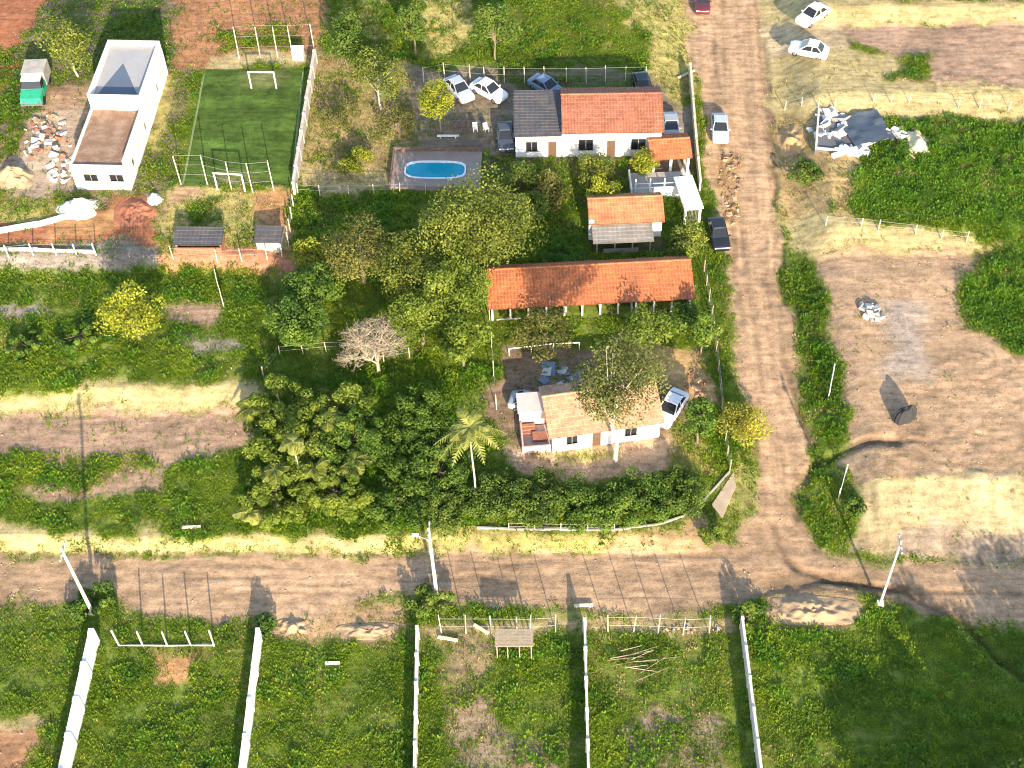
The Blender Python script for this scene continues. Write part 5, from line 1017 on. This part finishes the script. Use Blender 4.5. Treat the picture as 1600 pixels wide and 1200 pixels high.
for i, (x, y, b, hh, lab) in enumerate([(402, 640, 668, 1.8, 'pale spiky dwarf palm at the upper left rim of the thicket'), (520, 655, 690, 2.2, 'spiky dwarf palm in the upper right of the thicket'), (438, 738, 770, 2.2, 'spiky dwarf palm in the lower middle of the thicket'), (500, 735, 765, 2.0, 'spiky dwarf palm right of the lower middle one'), (560, 720, 752, 1.9, 'spiky dwarf palm at the right flank of the thicket')]):
    palm(x, y, (x, b), lab, 11, 1.7, seed=20 + i, h=hh + 1.0, name='dwarf_palm')

# ------------------------------------------------------------------ ground cover: real leaf geometry
def ground_cover():
    keep = KEEPOUT
    def scatter(name, label, mat, dens, weight, hfac, nleaf, ratio, seed, up):
        r = np.random.default_rng(seed); x0, x1, y0, y1 = -72, 62, -39.5, 66
        n = int((x1 - x0) * (y1 - y0) * dens); X = r.uniform(x0, x1, n); Y = r.uniform(y0, y1, n)
        # only where the camera could look, with a margin
        dep = (Y - CAMY) * CP + CAMH * SP; m = (X > -870 / FPX * dep - 5) & (X < 730 / FPX * dep + 5); X, Y = X[m], Y[m]
        cl = fbm(X, Y, 1.3, 300 + seed); wv = weight(X, Y) * sstep((cl - .20) * 4); m = r.random(len(X)) < wv; X, Y = X[m], Y[m]
        for k in keep:
            a0, a1 = k.min(0), k.max(0); c = (X > a0[0] - .1) & (X < a1[0] + .1) & (Y > a0[1] - .1) & (Y < a1[1] + .1)
            if c.any():
                ins = np.zeros(len(X), bool); ins[c] = sdist(k, X[c], Y[c]) > 0; X, Y = X[~ins], Y[~ins]
        h = hfac * gsample(VH, X, Y) * (.15 + .7 * fbm(X, Y, 3.2, 310 + seed) + 1.1 * fbm(X, Y, .95, 320 + seed, 2)); Z = gsample(GZ, X, Y); n = len(X); k = nleaf
        X = np.repeat(X, k); Y = np.repeat(Y, k); Z = np.repeat(Z, k); h = np.repeat(h, k); N = n * k; tone = np.repeat(r.random(n), k)
        a = r.uniform(0, 6.283, N); tilt = r.uniform(.25, 1.15, N) if up else r.uniform(.7, 1.5, N); L = np.minimum(h, .30) * r.uniform(.6, 1.25, N)
        d = np.stack([np.cos(a) * np.sin(tilt), np.sin(a) * np.sin(tilt), np.cos(tilt)], 1); s = np.stack([-np.sin(a), np.cos(a), np.zeros(N)], 1)
        b = np.stack([X + np.cos(a) * .04, Y + np.sin(a) * .04, Z + (0 if up else h * r.uniform(.1, .8, N)) - .02], 1); wd = (L * ratio)[:, None] * .5
        mid = b + d * (L * .55)[:, None]; tip = b + d * L[:, None] - np.array((0, 0, 1)) * (L * .12)[:, None]
        V = np.stack([b, mid + s * wd, tip, mid - s * wd], 1).reshape(-1, 3)
        o = fast_mesh(name, V, np.arange(4 * N).reshape(N, 4), mat, None, np.clip(.5 * tone + .5 * r.random(N), 0, 1)); tag(o, label, name.split('_')[-1], kind='stuff')
        return N
    veg = lambda X, Y: gsample(VEG, X, Y) ; dry = lambda X, Y: gsample(DRY, X, Y); tall = lambda X, Y: sstep((gsample(VH, X, Y) - .29) / .16)
    g = leafmat('weed_green', (.070, .130, .009), (.145, .225, .012), (.27, .335, .020), .22); f = leafmat('field_green', (.050, .118, .008), (.105, .215, .011), (.18, .295, .018), .2); s = leafmat('straw', (.16, .12, .035), (.36, .28, .09), (.56, .46, .19), .25)
    a = scatter('lot_grass', 'low green weeds and grass covering the lots', g, 92, lambda X, Y: veg(X, Y) * (1 - dry(X, Y)) * (1 - tall(X, Y)), .9, 4, .42, 1, False)
    b = scatter('field_weeds', 'taller deep green weeds of the fields and verges', f, 64, lambda X, Y: veg(X, Y) * (1 - dry(X, Y)) * tall(X, Y), .75, 4, .36, 2, False)
    c = scatter('dry_grass', 'straw-coloured dry grass on banks and edges', s, 34, lambda X, Y: veg(X, Y) * dry(X, Y) * .8 + .0, .95, 4, .22, 3, True)
    r = np.random.default_rng(9); n = 30000; X = r.uniform(-70, 60, n); Y = r.uniform(-38, 62, n); wv = np.clip(gsample(mroad * (.12 + .6 * (mroad < .95)) + mlot * .3 + np.clip(rough, 0, 1) * .6 + (1 - VEG) * .15, X, Y), 0, 1) * (1 - gsample(mpitch, X, Y)); m = r.random(n) < wv; X, Y = X[m], Y[m]
    for k in keep:
        ins = sdist(k, X, Y) > -.1; X, Y = X[~ins], Y[~ins]
    n = len(X); Z = gsample(GZ, X, Y); O = np.array([(1, 0, 0), (-1, 0, 0), (0, 1, 0), (0, -1, 0), (0, 0, .8), (0, 0, -.6)]); T = np.array([(0, 2, 4), (2, 1, 4), (1, 3, 4), (3, 0, 4), (2, 0, 5), (1, 2, 5), (3, 1, 5), (0, 3, 5)])
    S = .025 + .10 * r.random(n) ** 3; V = O[None] * S[:, None, None] * r.uniform(.6, 1.3, (n, 6, 1)); a = r.uniform(0, 6.28, n); V = np.stack([V[..., 0] * np.cos(a)[:, None] - V[..., 1] * np.sin(a)[:, None], V[..., 0] * np.sin(a)[:, None] + V[..., 1] * np.cos(a)[:, None], V[..., 2]], 2) + np.stack([X, Y, Z], 1)[:, None]
    o = fast_mesh('soil_clods', V.reshape(-1, 3), (T[None] + 6 * np.arange(n)[:, None, None]).reshape(-1, 3), material('clod_soil', (.40, .27, .17), .95, .3, 1.5, 12)); tag(o, 'small clods and stones strewn over roads and bare earth', 'clods', kind='stuff')
    print('cover leaves', a, b, c)
ground_cover()
